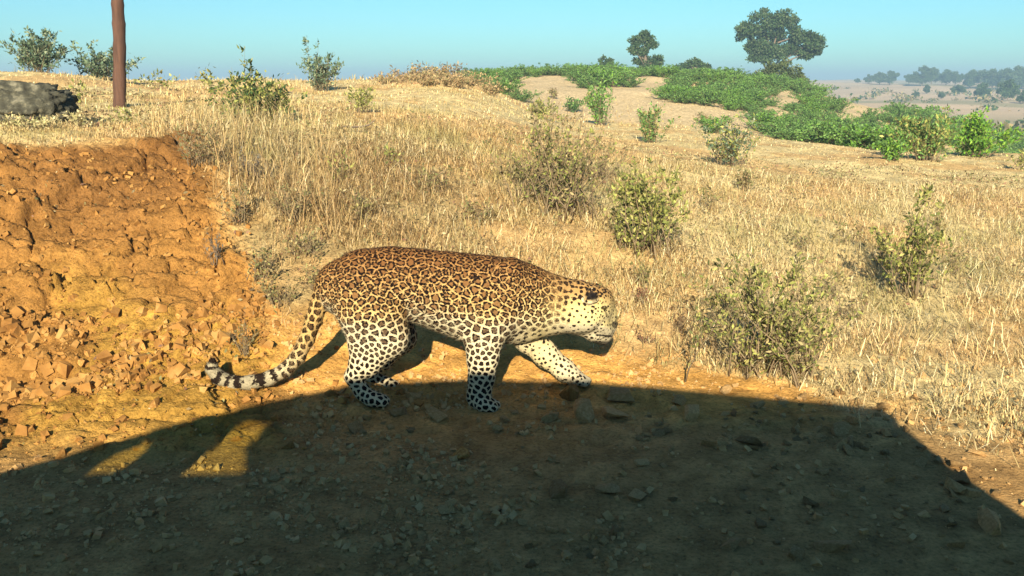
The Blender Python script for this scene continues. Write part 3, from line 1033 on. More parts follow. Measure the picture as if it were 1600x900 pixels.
def crumbs(xs, ys_, szs, seed):
    r_ = np.random.default_rng(seed); n = len(xs)
    vv = cv_[None] * (1 + .8 * (r_.random((n, 8, 3)) - .5)) * (.6 + .7 * r_.random((n, 1, 3)))
    q = r_.normal(size=(n, 4)); q /= np.linalg.norm(q, axis=1, keepdims=True)
    w_, x, y, z = q.T
    Rm = np.stack([1 - 2 * (y * y + z * z), 2 * (x * y - z * w_), 2 * (x * z + y * w_), 2 * (x * y + z * w_), 1 - 2 * (x * x + z * z), 2 * (y * z - x * w_), 2 * (x * z - y * w_), 2 * (y * z + x * w_), 1 - 2 * (x * x + y * y)], 1).reshape(n, 3, 3)
    vv = np.einsum('nij,nkj->nki', Rm, vv) * szs[:, None, None]
    vv += np.stack([xs, ys_, ground_z(xs, ys_) + szs * .08], 1)[:, None]
    ff = cf_[None] + (np.arange(n) * 8)[:, None, None]
    return vv.reshape(-1, 3), ff.reshape(-1, 4)


v, f = crumbs(X_[rest], Y_[rest], sz[rest] * 1.1, 5)
o = obj('earth_rubble', np_mesh('earth_rubble', v, f, M_CLOD, None, False, True))
tag(o, 'fine crumbled orange earth littering the bank and its foot', 'rubble', kind='stuff')
gx_ = rng.uniform(-2.6, 2.8, 26000); gy_ = rng.uniform(2.3, 4.3, 26000)
kp = (rng.random(26000) < (.15 + .85 * sstep(.45, .62, fbm(gx_ * 1.5, gy_ * 1.5, 3, 90))) * .6) & (bank_mask(gx_, gy_) < .3)
gx_, gy_ = gx_[kp], gy_[kp]
v, f = crumbs(gx_, gy_, .005 + .026 * rng.random(len(gx_)) ** 4, 6)
o = obj('road_gravel', np_mesh('road_gravel', v, f, M_STONE, None, False, True))
tag(o, 'small gravel scattered over the shaded dirt shoulder', 'gravel', kind='stuff')

SOLO = [  # px, py, size px, height factor, label, mesh
    (873, 772, 42, 1.1, 'angular pale stone alone in the shadow, largest below the front paw', 2),
    (950, 770, 40, .7, 'flat stone between two pale stones on the shaded dirt', 3),
    (995, 779, 36, .8, 'pale stone at the right end of the trio on shaded dirt', 5),
    (860, 656, 38, .9, 'square pale stone in the shadow just right of the standing front paw', 1),
    (912, 652, 54, 1.0, 'large smooth stone under the shadow edge below the reaching paw', 4),
    (958, 650, 46, 1.0, 'brown block stone in the shadow right of the reaching paw', 6),
    (890, 622, 34, 1.6, 'ochre upright stone standing at the shadow edge under the reaching paw', 0),
    (972, 628, 46, 1.0, 'broad stone at the shadow edge right of the reaching paw', 7),
    (683, 653, 40, .7, 'flat stone in the shadow between the hind and front paws', 2),
    (648, 622, 24, 1.0, 'small stone right beside the hind paws at the shadow edge', 1),
    (428, 748, 32, .7, 'flat pebble in the shadow right of the bright light patch', 3),
    (1300, 856, 54, .9, 'rounded stone half sunk in the shaded road near the lower edge', 6),
    (1142, 854, 36, .7, 'pale chip of stone low in the shaded road', 5),
    (1080, 655, 40, .9, 'dark stone at the shadow edge below the leafy bush', 7),
    (1062, 630, 34, .9, 'blocky stone touching the sunlit dirt under the shadow line', 4),
    (720, 716, 34, .8, 'stone in the little heap below the standing front paw', 0),
    (1545, 825, 60, .9, 'long stone in the shadow by the lower right sunlit edge', 2),
]
for k, (px, py, s_, zs, lab, mi) in enumerate(SOLO):
    x, y, z = hit(px, py)
    size = s_ * math.hypot(y, CAM_H) / FPX
    o = lay('stone', STONES[mi] if mi != 0 else CLODS[3], x, y, size, .12, 100 + k, zs)
    tag(o, lab, 'stone', 'stones on the shaded shoulder')
k = 0
for i in range(1500):
    px, py = rng.uniform(520, 1590), rng.uniform(610, 885)
    d = FW * FPX + np.array([1., 0, 0]) * (px - 800) + UP * (450 - py)
    x, y = d[0] * CAM_H / -d[2], d[1] * CAM_H / -d[2]
    edge = abs(py - np.interp(px, [560, 900, 1380, 1600], [630, 640, 680, 830]))
    p_ = 1.0 if edge < 45 else (.14 if px < 1050 else .42)
    if rng.random() > p_: continue
    if any(math.hypot(px - q[0], py - q[1]) < 26 + q[2] * .4 for q in SOLO): continue
    if 520 < px < 640 and py < 650 or 715 < px < 790 and py < 655: continue
    size = (.018 + .062 * rng.random() ** 2.6) * (1.25 if edge < 45 else .8)
    o = lay('stone', STONES[k % 8], x, y, size, .14, 300 + k)
    if edge < 45 and px < 1000: lab, grp = 'rough stone under the shadow line beside or between the leopard paws', 'stones under the shadow line by the paws'
    elif edge < 45 and px < 1390: lab, grp = 'rough stone under the shadow line below the big leafy bush', 'stones under the shadow line below the big bush'
    elif edge < 45: lab, grp = 'rough stone along the slanting shadow line at lower right', 'stones along the slanting shadow line'
    elif px < 1050: lab, grp = 'small stone on the open shaded road below the leopard', 'small stones on the shaded road below the leopard'
    else: lab, grp = 'small stone on the shaded road below the big leafy bush', 'small stones on the shaded road right of the leopard'
    tag(o, lab, 'stone', grp)
    k += 1
    if k >= 280: break

# boulder on the bank top
x, y, z = hit(52, 197)
ys_b = px2m(1, y)
bm = bmesh.new(); bmesh.ops.create_icosphere(bm, subdivisions=5, radius=1)
Dv = np.array([v.co for v in bm.verts])
Pv = np.sign(Dv) * np.abs(Dv) ** np.array([.6, .75, .65])
nn = fbm(Dv[:, 0] * 2.3 + Dv[:, 2], Dv[:, 1] * 2.3 - Dv[:, 2] * 1.7, 4, 70) - .5
n2_ = fbm(Dv[:, 0] * 3 + Dv[:, 1] * 2, Dv[:, 2] * 9, 4, 71) - .5
n3_ = fbm(Dv[:, 0] * 9 + Dv[:, 1] * 7, Dv[:, 2] * 9 + Dv[:, 1] * 5, 4, 72) - .5
Pv = Pv * (1 + .40 * nn + .30 * n2_ + .34 * n3_)[:, None]
Pv[:, 2] *= 1 - .12 * np.maximum(0, Pv[:, 0])
Pv = Pv * np.array([70, 45, 35]) * ys_b
for v, p in zip(bm.verts, Pv): v.co = p
m_ = bpy.data.meshes.new('boulder'); bm.to_mesh(m_); bm.free(); m_.materials.append(M_BOULDER)
for p in m_.polygons: p.use_smooth = True
xb, yb, zb = spot_at(40, y + .2)
o = obj('boulder', m_, None, (xb, yb, zb + 25 * ys_b)); o.rotation_euler = (0, .04, .15)
tag(o, 'weathered grey boulder lying on top of the red earth bank', 'boulder')

# pole
x, y, z = hit(187, 168)
pts, rad = [], []
pr = [(187, 180, 9.6), (187, 150, 9.6), (186.5, 110, 9.4), (187, 70, 9.2), (186, 40, 9.4), (184, 15, 9), (183, -10, 8.6), (183, -60, 8.4), (184, -130, 8.0), (184, -190, 7.4)]
for px, py, r_ in pr:
    q = PT(px, py, y); pts.append(q - np.array([x, y, z])); rad.append(r_ * px2m(1, y))
pi = np.linspace(0, len(pts) - 1, 40); pts = np.array(pts); rad = np.array(rad)
pts = np.stack([np.interp(pi, np.arange(len(pts)), pts[:, k]) for k in range(3)], 1)
pts = np.stack([np.convolve(np.pad(pts[:, k], 3, mode='reflect', reflect_type='odd'), np.ones(7) / 7, 'valid') for k in range(3)], 1)
rad = np.interp(pi, np.arange(len(rad)), rad) * (1 + .05 * np.sin(pi * 5) + .03 * np.sin(pi * 11))
v, f = tubes([(pts, rad)], 14)
po = obj('wooden_pole', np_mesh('wooden_pole', v, f, M_POLE, None, True), None, (x, y, z))
tag(po, 'crooked brown wooden pole standing on the grassy bank top', 'pole')


# ------------------------------------------------------------------ grass
def blades(P, h, wd, az, lean, col, tipcol=None, seed=0):
    n = len(P); r_ = np.random.default_rng(seed)
    face = az + math.pi / 2 + (r_.random(n) - .5) * 1.4
    side = np.stack([np.cos(face), np.sin(face), np.zeros(n)], 1) * (wd * .5)[:, None]
    out = np.stack([np.cos(az), np.sin(az), np.zeros(n)], 1)
    up = np.array([0, 0, 1.])
    jt = r_.normal(0, .10, (n, 3)) * h[:, None]; jt[:, 2] *= .4
    mid = P + jt + out * (lean * h * .33)[:, None] + up * (h * .6 * np.sqrt(np.clip(1 - (lean * .5) ** 2, .1, 1)))[:, None]
    tip = P + out * (lean * h)[:, None] + up * (h * np.sqrt(np.clip(1 - lean ** 2, .04, 1)))[:, None]
    V = np.stack([P - side, P + side, mid + side * .8, mid - side * .8, tip], 1)
    V[:, :2, 2] -= .01
    b0 = (np.arange(n) * 5)[:, None]
    T = np.concatenate([b0 + np.array([[0, 1, 2]]), b0 + np.array([[0, 2, 3]]), b0 + np.array([[3, 2, 4]])], 0)
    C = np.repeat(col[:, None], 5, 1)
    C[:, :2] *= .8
    if tipcol is not None: C[:, 4] = tipcol
    return V.reshape(-1, 3), T, C.reshape(-1, 3)


PAL = np.array([[.56, .43, .20], [.64, .51, .26], [.48, .34, .15], [.58, .41, .20], [.42, .35, .15], [.72, .61, .36], [.30, .20, .09], [.36, .27, .12]])


def straw_cols(n, x, y, r_, warm=None):
    k = r_.integers(0, len(PAL), n)
    c = PAL[k] * (.92 + .5 * r_.random((n, 1)))
    rt_ = (sstep(.05, .3, x / y))[:, None]
    c = c * (1 + rt_ * np.array([.06, .10, .16]))
    m = fbm(x * 1.1, y * 1.1, 3, 61)
    wv = sstep(.45, .65, m)[:, None] * .6
    c = c * (1 - wv) + c * np.array([1.02, .88, .80]) * wv
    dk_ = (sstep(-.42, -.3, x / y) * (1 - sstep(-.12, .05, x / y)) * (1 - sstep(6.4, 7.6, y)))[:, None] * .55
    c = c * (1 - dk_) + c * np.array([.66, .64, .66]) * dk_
    g_ = sstep(.55, .72, fbm(x * 1.7 + 9, y * 1.7, 3, 62))[:, None] * .45
    c = c * (1 - g_) + np.array([.30, .29, .10]) * g_
    return c


def scatter(n, u0, u1, y0, y1, seed, clump=.35):
    r_ = np.random.default_rng(seed)
    y = np.sqrt(r_.random(n) * (y1 ** 2 - y0 ** 2) + y0 ** 2)
    u = r_.uniform(u0, u1, n)
    x = u * y
    m = grass_mask(x, y) * (clump + (1 - clump) * sstep(.38, .6, fbm(x * 3.1, y * 3.1, 3, 63)))
    k = r_.random(n) < m
    return x[k], y[k], r_


def grass_field(name, label, specs):
    Vs, Ts, Cs = [], [], []; n0 = 0
    for (n, u0, u1, y0, y1, hm, wd, seed, clump, lean) in specs:
        x, y, r_ = scatter(n, u0, u1, y0, y1, seed, clump)
        n_ = len(x)
        hn = fbm(x * 1.4, y * 1.4, 3, 64)
        tall = np.interp(x / y, [-.5, -.3, -.15, 0, .15, .3, .6], [.8, 1.3, 1.3, .95, .58, .46, .42])
        h = hm * tall * (.35 + 1.1 * r_.random(n_)) * (.55 + .9 * hn)
        P = np.stack([x, y, ground_z(x, y)], 1)
        az = r_.random(n_) * 2 * math.pi
        ln = np.clip(lean * (.3 + r_.random(n_) * 1.1) * np.interp(x / y, [-.3, 0, .3], [.95, 1.05, 1.2]), .05, .97)
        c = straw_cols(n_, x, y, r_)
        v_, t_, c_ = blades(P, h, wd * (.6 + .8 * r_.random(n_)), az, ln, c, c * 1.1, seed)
        Vs.append(v_); Ts.append(t_ + n0); Cs.append(c_); n0 += len(v_)
    o = obj(name, np_mesh(name, np.concatenate(Vs), np.concatenate(Ts), M_STRAW, np.concatenate(Cs)))
    tag(o, label, 'grass', kind='stuff')
    return o


grass_field('slope_grass', 'short dry straw grass covering the slope and field', [
    (165000, -.85, .82, 2.9, 6.8, .046, .0033, 201, .10, .97),
    (80000, -.85, .82, 6.8, 11, .040, .0052, 202, .10, .95),
    (44000, -.85, .82, 11, 19, .042, .010, 203, .10, .95),
    (10000, -.85, .35, 19, 30, .08, .022, 204, .3, .7),
])
grass_field('tall_straw', 'taller wispy straw stalks standing on the slope', [
    (3200, -.42, .02, 4.3, 8.5, .16, .0034, 211, .0, .85),
    (3400, -.40, -.2, 5.0, 7.4, .19, .0036, 214, .0, .75),
    (2000, .02, .82, 4.0, 9, .13, .0036, 212, .0, .55),
    (1800, -.85, .3, 8.5, 17, .11, .008, 213, .1, .45),
])
# straw litter lying flat over the right-hand field and shoulder edge
x, y, r_ = scatter(42000, -.2, .82, 2.9, 9, 221, .45)
P = np.stack([x, y, ground_z(x, y) + .012 + .02 * r_.random(len(x))], 1)
v, tt_, c = blades(P, .05 + .1 * r_.random(len(x)), np.full(len(x), .004), r_.random(len(x)) * 6.28, np.full(len(x), .985), straw_cols(len(x), x, y, r_) * 1.1, None, 9)
o = obj('straw_litter', np_mesh('straw_litter', v, tt_, M_STRAW, c))
tag(o, 'broken pale straw lying flat on the dry field', 'straw litter', kind='stuff')
# reddish tall grass on the mound behind
r_ = np.random.default_rng(231)
n_ = 7000
y = r_.uniform(15.0, 20.5, n_); u = np.clip(r_.normal(-.085, .033, n_), -.155, -.015); x = u * y
P = np.stack([x, y, ground_z(x, y)], 1)
c = np.array([[.50, .30, .15]]) * (.7 + .6 * r_.random((n_, 1))); sel = r_.random(n_) < .4; c[sel] = np.array([.46, .38, .18])
v, tt_, c = blades(P, (.05 + .22 * r_.random(n_)) * np.exp(-((u + .085) / .05) ** 2) * np.exp(-((y - 18.5) / 2.2) ** 2), np.full(n_, .013), r_.random(n_) * 6.28, .15 + .5 * r_.random(n_), c, None, 10)
o = obj('mound_grass', np_mesh('mound_grass', v, tt_, M_STRAW, c))
tag(o, 'reddish dry tall grass on the low mound at the skyline', 'grass', kind='stuff')


# ------------------------------------------------------------------ bushes
def leaf_quads(P, dirs, ln, wd, col, r_):
    n = len(P)
    dirs = dirs / (np.linalg.norm(dirs, axis=1, keepdims=True) + 1e-9)
    rv = r_.normal(size=(n, 3)); sd_ = np.cross(dirs, rv); sd_ /= np.linalg.norm(sd_, axis=1, keepdims=True) + 1e-9
    nm = np.cross(sd_, dirs)
    L = ln[:, None]; W = wd[:, None]
    V = np.stack([P, P + dirs * L * .45 + sd_ * W * .5 + nm * W * .12, P + dirs * L, P + dirs * L * .45 - sd_ * W * .5 + nm * W * .12], 1)
    b0 = (np.arange(n) * 4)[:, None]
    T = np.concatenate([b0 + np.array([[0, 1, 2]]), b0 + np.array([[0, 2, 3]])], 0)
    return V.reshape(-1, 3), T, np.repeat(col, 4, 0)


OLIVE = [(.25, .23, .08), (.34, .29, .11), (.17, .17, .06), (.36, .26, .12), (.13, .11, .05)]
DRYOL = [(.29, .24, .11), (.35, .27, .13), (.21, .19, .08), (.25, .17, .09), (.16, .16, .06)]
GREEN = [(.15, .27, .07), (.12, .22, .055), (.20, .33, .09), (.08, .15, .045)]
BRIGHT = [(.17, .32, .03), (.12, .26, .03), (.24, .38, .05), (.08, .18, .03)]
DARK = [(.05, .10, .03), (.035, .075, .025), (.08, .13, .04)]
SAGE = [(.16, .21, .12), (.11, .16, .09), (.24, .27, .17), (.08, .12, .07)]
GREYD = [(.17, .15, .12), (.24, .21, .16), (.12, .11, .09), (.20, .17, .12)]
OLGRN = [(.27, .28, .07), (.33, .33, .09), (.17, .19, .05), (.40, .36, .12), (.10, .11, .035)]


def bush_data(h, rx, nst, nleaf, ll, lw, pal, start=.2, spread=1.0, spires=(), seed=0, bare=0.0, foot_=.2):
    """stems rise from one base and fan out; twigs carry the leaves"""
    r_ = np.random.default_rng(seed)
    paths, seeds_ = [], []
    for i in range(nst):
        sp_ = i < len(spires)
        an = r_.uniform(0, 2 * math.pi)
        k = math.sqrt(r_.random()) if not sp_ else 0
        hh = h * (1 - .40 * k * k) * r_.uniform(.72, 1.1)
        end = np.array([math.cos(an) * rx * k * 1.1, math.sin(an) * rx * .9 * k, hh])
        if sp_:
            end = np.array([spires[i][0] * rx, r_.uniform(-.1, .1) * rx, spires[i][1] * h])
        b0 = np.array([r_.normal(0, foot_ * rx), r_.normal(0, foot_ * .8 * rx), -.03 * h])
        if not sp_: end = end + b0 * .8; end[2] = hh
        s = np.linspace(0, 1, 7)[:, None]
        path = b0 + (end - b0) * np.concatenate([s ** 1.25, s ** 1.25, s ** (.85)], 1) + np.cumsum(r_.normal(0, .022 * h, (7, 3)), 0) * s
        rad = (.0065 * h + .0012) * (1 - .82 * s[:, 0]) * r_.uniform(.6, 1.1)
        paths.append((path, rad))
        nt = 5 if not sp_ else 8
        for j in range(nt):
            q = r_.uniform(start * .5, .97); kx = q * 6; i0 = int(min(kx, 5)); p0 = path[i0] + (path[i0 + 1] - path[i0]) * (kx - i0)
            d = r_.normal(size=3); d[2] = abs(d[2]) * .8 + .35; d /= np.linalg.norm(d)
            tl = h * r_.uniform(.12, .34) * (1.15 - q) * (1 if not sp_ else .55)
            s4 = np.linspace(0, 1, 4)[:, None]
            tp_ = p0 + d * tl * s4 + np.array([0, 0, .25 * tl]) * s4 ** 2 + r_.normal(0, .02 * tl, (4, 3))
            paths.append((tp_, rad[i0] * .5 * (1 - .7 * s4[:, 0]) + .0004))
            seeds_.append((tp_, 1.0))
        seeds_.append((path[1:], 1.5))
    sv, sf = tubes(paths)
    tot = sum(w_ for _, w_ in seeds_)
    P, Dv = [], []
    for pth, w_ in seeds_:
        if r_.random() < bare: continue
        m = max(1, int(nleaf * w_ / tot))
        q = r_.random(m) ** .8 * (len(pth) - 1); i0 = np.minimum(q.astype(int), len(pth) - 2); fr = (q - i0)[:, None]
        P.append(pth[i0] * (1 - fr) + pth[i0 + 1] * fr + r_.normal(0, ll * .35, (m, 3)))
        dd = (pth[i0 + 1] - pth[i0]); dd = dd / (np.linalg.norm(dd, axis=1, keepdims=True) + 1e-9)
        Dv.append(dd * .7 + r_.normal(0, .75, (m, 3)) + np.array([0, 0, .15]))
    P = np.concatenate(P); Dv = np.concatenate(Dv)
    n = len(P); pal = np.array(pal)
    c = pal[r_.integers(0, len(pal), n)] * (.7 + .6 * r_.random((n, 1)))
    lv, lt, lc = leaf_quads(P, Dv, ll * (.6 + .8 * r_.random(n)), lw * (.6 + .8 * r_.random(n)), c, r_)
    return (sv, sf), (lv, lt, lc)


def bush(name, label, cat, px, py, wpx, hpx, pal, nst=14, nleaf=700, leaf=5.0, group=None, y=None, seed=None, spires=(), bare=0, asp=.45, start=.2, stem_mat=None, foot_=.2):
    x, y_, z = hit(px, py) if y is None else spot_at(px, y)
    h = px2m(hpx, y_); rx = px2m(wpx, y_) * .5
    sd_ = seed if seed is not None else int(px * 7 + py)
    S, L = bush_data(h, rx, nst, nleaf, px2m(leaf, y_), px2m(leaf * asp, y_), pal, start, 1, spires, sd_, bare, foot_)
    e = empty(name, (x, y_, z - .01))
    tag(e, label, cat, group)
    obj('stems', np_mesh('stems', *S, stem_mat or M_STEM), e)
    obj('foliage', np_mesh('foliage', *L[:2], M_LEAF, L[2]), e)
    return e


# near and middle distance, one by one
bush('leafy_bush', 'wide olive green leafy bush on the straw field, nearest and largest of all', 'bush', 1198, 578, 235, 200, OLGRN + DRYOL[:2], 54, 3700, 9.5, start=.05, asp=.4, foot_=.38, spires=((-.75, .9), (.2, 1.05), (.55, .95)))
bush('leafy_bush', 'upright thin bush with a tall leafy leader standing out on the open straw field', 'bush', 1422, 465, 140, 160, OLGRN, 24, 1300, 9, spires=((0, 1.0), (-.2, .75)), start=.25)
bush('leafy_bush', 'yellow green leafy bush just above and behind the head of the leopard', 'bush', 1000, 395, 150, 150, OLGRN, 38, 3000, 8, start=.06, foot_=.3, spires=((-.2, 1.05), (.5, .95)))
bush('dry_bush', 'tall brownish olive bush with bare tips on the slope above the leopard shoulder', 'bush', 872, 334, 175, 180, DRYOL + OLGRN[:3], 54, 3300, 6.5, bare=.15, start=.08, foot_=.34, spires=((-.5, .98), (.1, 1.0), (.45, .95)))
bush('dry_bush', 'thin brown wisp of a bush between the two bushes behind the leopard', 'bush', 940, 290, 80, 95, DRYOL, 16, 420, 6, bare=.3)
bush('leafy_bush', 'rounded sage bush at the far edge of the straw field below the green hill', 'bush', 1137, 260, 100, 78, SAGE + OLGRN[:2], 26, 1300, 6)
bush('dry_bush', 'small twiggy bush just below the rounded sage bush', 'bush', 1163, 298, 44, 40, DRYOL, 10, 260, 6)
bush('leafy_bush', 'dense dark olive bush with one tall leafy spire by the wooden pole', 'bush', 397, 192, 145, 80, OLGRN + DARK, 46, 3200, 7, spires=((-.05, 1.38), (.05, 1.15), (.6, .95)), start=.1)
bush('leafy_bush', 'pale sage bush with two sharp spires on the skyline', 'bush', 503, 142, 66, 62, SAGE, 26, 1500, 5.5, spires=((-.55, 1.25), (-.1, 1.12), (.6, .9)), start=.1)
bush('leafy_bush', 'wide sage green bush on the skyline above the grey boulder', 'bush', 62, 122, 112, 66, SAGE, 40, 2600, 6, y=13.5)
bush('leafy_bush', 'sage green bush on the skyline directly behind the wooden pole', 'bush', 158, 120, 112, 56, SAGE, 34, 2000, 6, y=14.2, spires=((-.15, 1.0),))
bush('leafy_bush', 'small round green bush on the plateau below the spired sage bush', 'bush', 567, 176, 48, 42, OLGRN, 12, 420, 5.5)
bush('dry_weed', 'wide grey dead weed with round seed heads on the skyline', 'weed', 650, 132, 64, 36, GREYD, 16, 260, 5, y=17.5, start=.6)
bush('dry_weed', 'narrow tall grey dead weed on the skyline right of the wide one', 'weed', 706, 130, 42, 40, GREYD, 9, 200, 6, y=18.2, start=.55)
bush('dry_bush', 'dark grey twiggy dead bush in the tall grass at the top of the slope', 'bush', 395, 285, 66, 62, GREYD, 22, 260, 5, start=.3, stem_mat=M_BARK)
bush('dry_bush', 'brown tangled weed at the top right corner of the red bank', 'bush', 310, 262, 80, 70, DRYOL, 24, 360, 6, start=.2)
bush('dry_bush', 'grey twiggy weed in the slope grass above the leopard rump', 'bush', 455, 345, 80, 75, DRYOL, 22, 320, 6, start=.2)
for px, py, wq, hq, lab in ((432, 480, 70, 60, 'dry brown weed at the grass edge left of the leopard rump'), (500, 452, 60, 50, 'straw coloured weed touching the leopard rump behind the tail root'),
                            (478, 402, 70, 60, 'olive dry weed on the slope just above the tail root'), (405, 440, 60, 60, 'grey brown weed where the red bank meets the slope grass'),
                            (560, 345, 70, 55, 'dry weed on the slope above the leopard hips'), (660, 300, 80, 50, 'low brown weed on the slope above the leopard back'),
                            (740, 345, 70, 45, 'low olive weed on the slope above the leopard saddle'), (372, 350, 70, 70, 'tangled dry weed hanging over the right end of the bank')):
    bush('weed', lab, 'weed', px, py, wq, hq, DRYOL + OLIVE[:2], 16, 260, 6.5, bare=.15, start=.1, foot_=.35)
for px, py, wq, hq, lab in ((18, 203, 50, 26, 'pale dry weed in front of the boulder near the frame edge'), (66, 204, 60, 24, 'low straw weed in front of the middle of the boulder'), (118, 200, 44, 30, 'straw weed in front of the dark end of the boulder')):
    bush('weed', lab, 'weed', px, py, wq, hq, [(.5, .42, .2), (.4, .36, .16), (.58, .48, .26)], 14, 260, 6, start=.1, foot_=.45)
bush('dry_bush', 'bare dark twig bush growing out of the red bank face', 'bush', 340, 415, 52, 58, GREYD, 12, 90, 6, start=.4, stem_mat=M_BARK)
bush('dry_bush', 'thin dry twigs sticking up from the rubble behind the tail', 'bush', 385, 560, 50, 75, DRYOL, 12, 120, 6, start=.3)
bush('dry_bush', 'small brown dead clump on the dirt right of the leopard nose', 'bush', 1002, 478, 40, 34, [(.22, .10, .06), (.15, .07, .04)], 14, 160, 6)
bush('dry_bush', 'small olive sprig above the brown dead clump behind the leopard nose', 'bush', 1003, 448, 46, 46, OLIVE, 8, 130, 7)
bush('dry_bush', 'brown round dead clump at the lower left foot of the big leafy bush', 'bush', 1064, 520, 42, 36, [(.20, .13, .07), (.12, .07, .04)], 14, 180, 6)
bush('dry_bush', 'tiny dark weed on the dirt strip right of the leopard chin', 'weed', 1008, 540, 34, 26, [(.16, .08, .05)], 8, 50, 5)
for px, py, wq, hq, lab in ((1250, 392, 70, 55, 'low thin weed just above the big leafy bush'), (1325, 385, 70, 52, 'low thin weed between the big leafy bush and the upright bush'),
                            (1335, 500, 90, 80, 'dry reddish weed patch right of the big leafy bush'), (1490, 430, 60, 60, 'thin dry weed right of the upright bush'),
                            (1105, 330, 60, 50, 'faint dry weed right of the yellow green bush'), (1465, 362, 26, 34, 'single small sprig right of the upright bush top'),
                            (1300, 470, 60, 62, 'olive sprigs behind the right side of the big leafy bush'), (1375, 420, 60, 60, 'small olive weed left of the upright bush'),
                            (1060, 395, 70, 60, 'dry pinkish weed at the right foot of the yellow green bush'), (805, 290, 40, 44, 'small brown weed left of the tall brownish bush'),
                            (610, 262, 60, 50, 'faint olive weed in the grass of the upper slope'), (530, 285, 50, 50, 'thin grey weed in the tall slope grass'),
                            (450, 190, 40, 40, 'wispy weed at the right foot of the spired olive bush'), (250, 140, 60, 28, 'low blue green weeds on the skyline right of the pole'),
                            (330, 140, 44, 36, 'small green weed on the skyline left of the spired olive bush'), (205, 192, 50, 24, 'pale low weed on the bank top right of the boulder'),
                            (120, 175, 40, 60, 'pale straw weed growing beside the end of the boulder'), (1590, 265, 44, 44, 'dark bush at the right edge of the straw field')):
    bush('weed', lab, 'weed', px, py, wq, hq, OLIVE if px > 700 and px < 1560 else OLGRN, 7, 130, 7, bare=.2)
for px, py_, wq, hq in ((612, 16.6, 70, 22), (650, 16.8, 90, 28), (690, 16.6, 90, 30), (728, 16.6, 90, 28), (765, 16.2, 60, 22), (670, 15.4, 80, 22), (710, 15.2, 80, 22)):
    bush('dry_scrub', 'reddish dry scrub bush on the low mound at the skyline', 'bush', px, 0, wq, hq, [(.38, .25, .13), (.30, .20, .10), (.46, .34, .17), (.26, .23, .10)], 26, 900, 4, group='reddish scrub on the mound', y=py_, start=.02, seed=int(px * 3 + py_))
# on the sandy hill face
bush('green_shrub', 'bright green column of shrub hanging down the sandy hill face', 'shrub', 938, 196, 50, 80, GREEN + BRIGHT[:1], 20, 1200, 5, start=.05)
bush('green_shrub', 'green and brown shrub standing on straw below the sandy hill', 'shrub', 1018, 224, 64, 66, GREEN + OLIVE[:2], 18, 900, 5.5, start=.08)
bush('green_shrub', 'small olive shrub at the left foot of the sandy patch', 'shrub', 848, 186, 46, 34, OLGRN, 12, 420, 5)
bush('green_shrub', 'dark small shrub in the middle of the sandy patch', 'shrub', 893, 176, 34, 24, GREEN + DARK, 12, 420, 4.5)
bush('green_shrub', 'tiny brown shrub near the top of the sandy patch', 'shrub', 865, 155, 18, 16, DRYOL, 8, 160, 4)
bush('green_shrub', 'pale sandy scrub right of the green and brown shrub', 'shrub', 1100, 195, 36, 20, DRYOL, 10, 240, 4.5)
# edge of the valley, right
bush('green_shrub', 'olive leafy shrub at the valley edge beside the bright green one', 'shrub', 1442, 250, 105, 84, OLGRN + GREEN, 34, 2400, 6.5, start=.05)
bush('green_shrub', 'bright yellow green shrub at the valley edge on the far right', 'shrub', 1525, 246, 110, 70, BRIGHT, 34, 2400, 6.5, start=.05)
bush('green_shrub', 'low bright green shrub at the foot of the olive valley shrub', 'shrub', 1395, 252, 60, 34, BRIGHT + GREEN, 18, 900, 6, start=.05)

# green shrubs matted over the hill: shared prototypes, each one its own thing
PROTO = []
for i in range(5):
    S, L = bush_data(1.0, .95, 36, 2600, .075, .045, GREEN + (BRIGHT[:2] if i % 2 else DARK[:1]), .05, 1, (), 900 + i)
    PROTO.append((np_mesh('stems', *S, M_STEM), np_mesh('foliage', *L[:2], M_LEAF, L[2])))


def proto_bush(px, y, hpx, i, label, group):
    x, y, z = spot_at(px, y)
    h = px2m(hpx, y)
    e = empty('green_shrub', (x, y, z - .04 * h), rng.uniform(0, 6.28), h)
    e.scale = (h * 1.3, h * 1.3, h * .95)
    tag(e, label, 'shrub', group)
    for nm, m_ in zip(('stems', 'foliage'), PROTO[i % 5]): obj(nm, m_, e)
    return e


k = 0
for i in range(60):
    proto_bush(rng.uniform(1400, 1660), rng.uniform(20, 46), rng.uniform(22, 36), k, 'green shrub low in the valley behind the two valley edge shrubs', 'green shrubs low in the valley'); k += 1
for px in np.arange(735, 1150, 13.0):          # crest line
    for dy in (0, 3.5):
        proto_bush(px + rng.uniform(-6, 6), 39.5 + dy + rng.uniform(-1, 1), rng.uniform(14, 23), k, 'low green shrub in the band along the hill crest', 'green shrubs along the hill crest'); k += 1
for px, y, hq in [(745, 27, 34), (770, 30, 30), (760, 34, 26), (800, 34, 24), (790, 28, 30), (815, 27, 22), (925, 35, 34), (945, 34, 36), (915, 33, 24), (960, 35, 30), (985, 34, 22), (905, 36, 22)]:
    proto_bush(px, y, hq, k, 'green shrub on the hill face left and above the sandy patch', 'green shrubs on the hill face'); k += 1
for i in range(34):
    px = rng.uniform(1040, 1170); y = rng.uniform(29, 36)
    if i < 12: px = 1040 + i * 9; y = 31 + rng.uniform(-1, 1)
    proto_bush(px, y, rng.uniform(18, 28), k, 'green shrub in the patch on the middle of the hill face', 'green shrubs in the middle hill patch'); k += 1
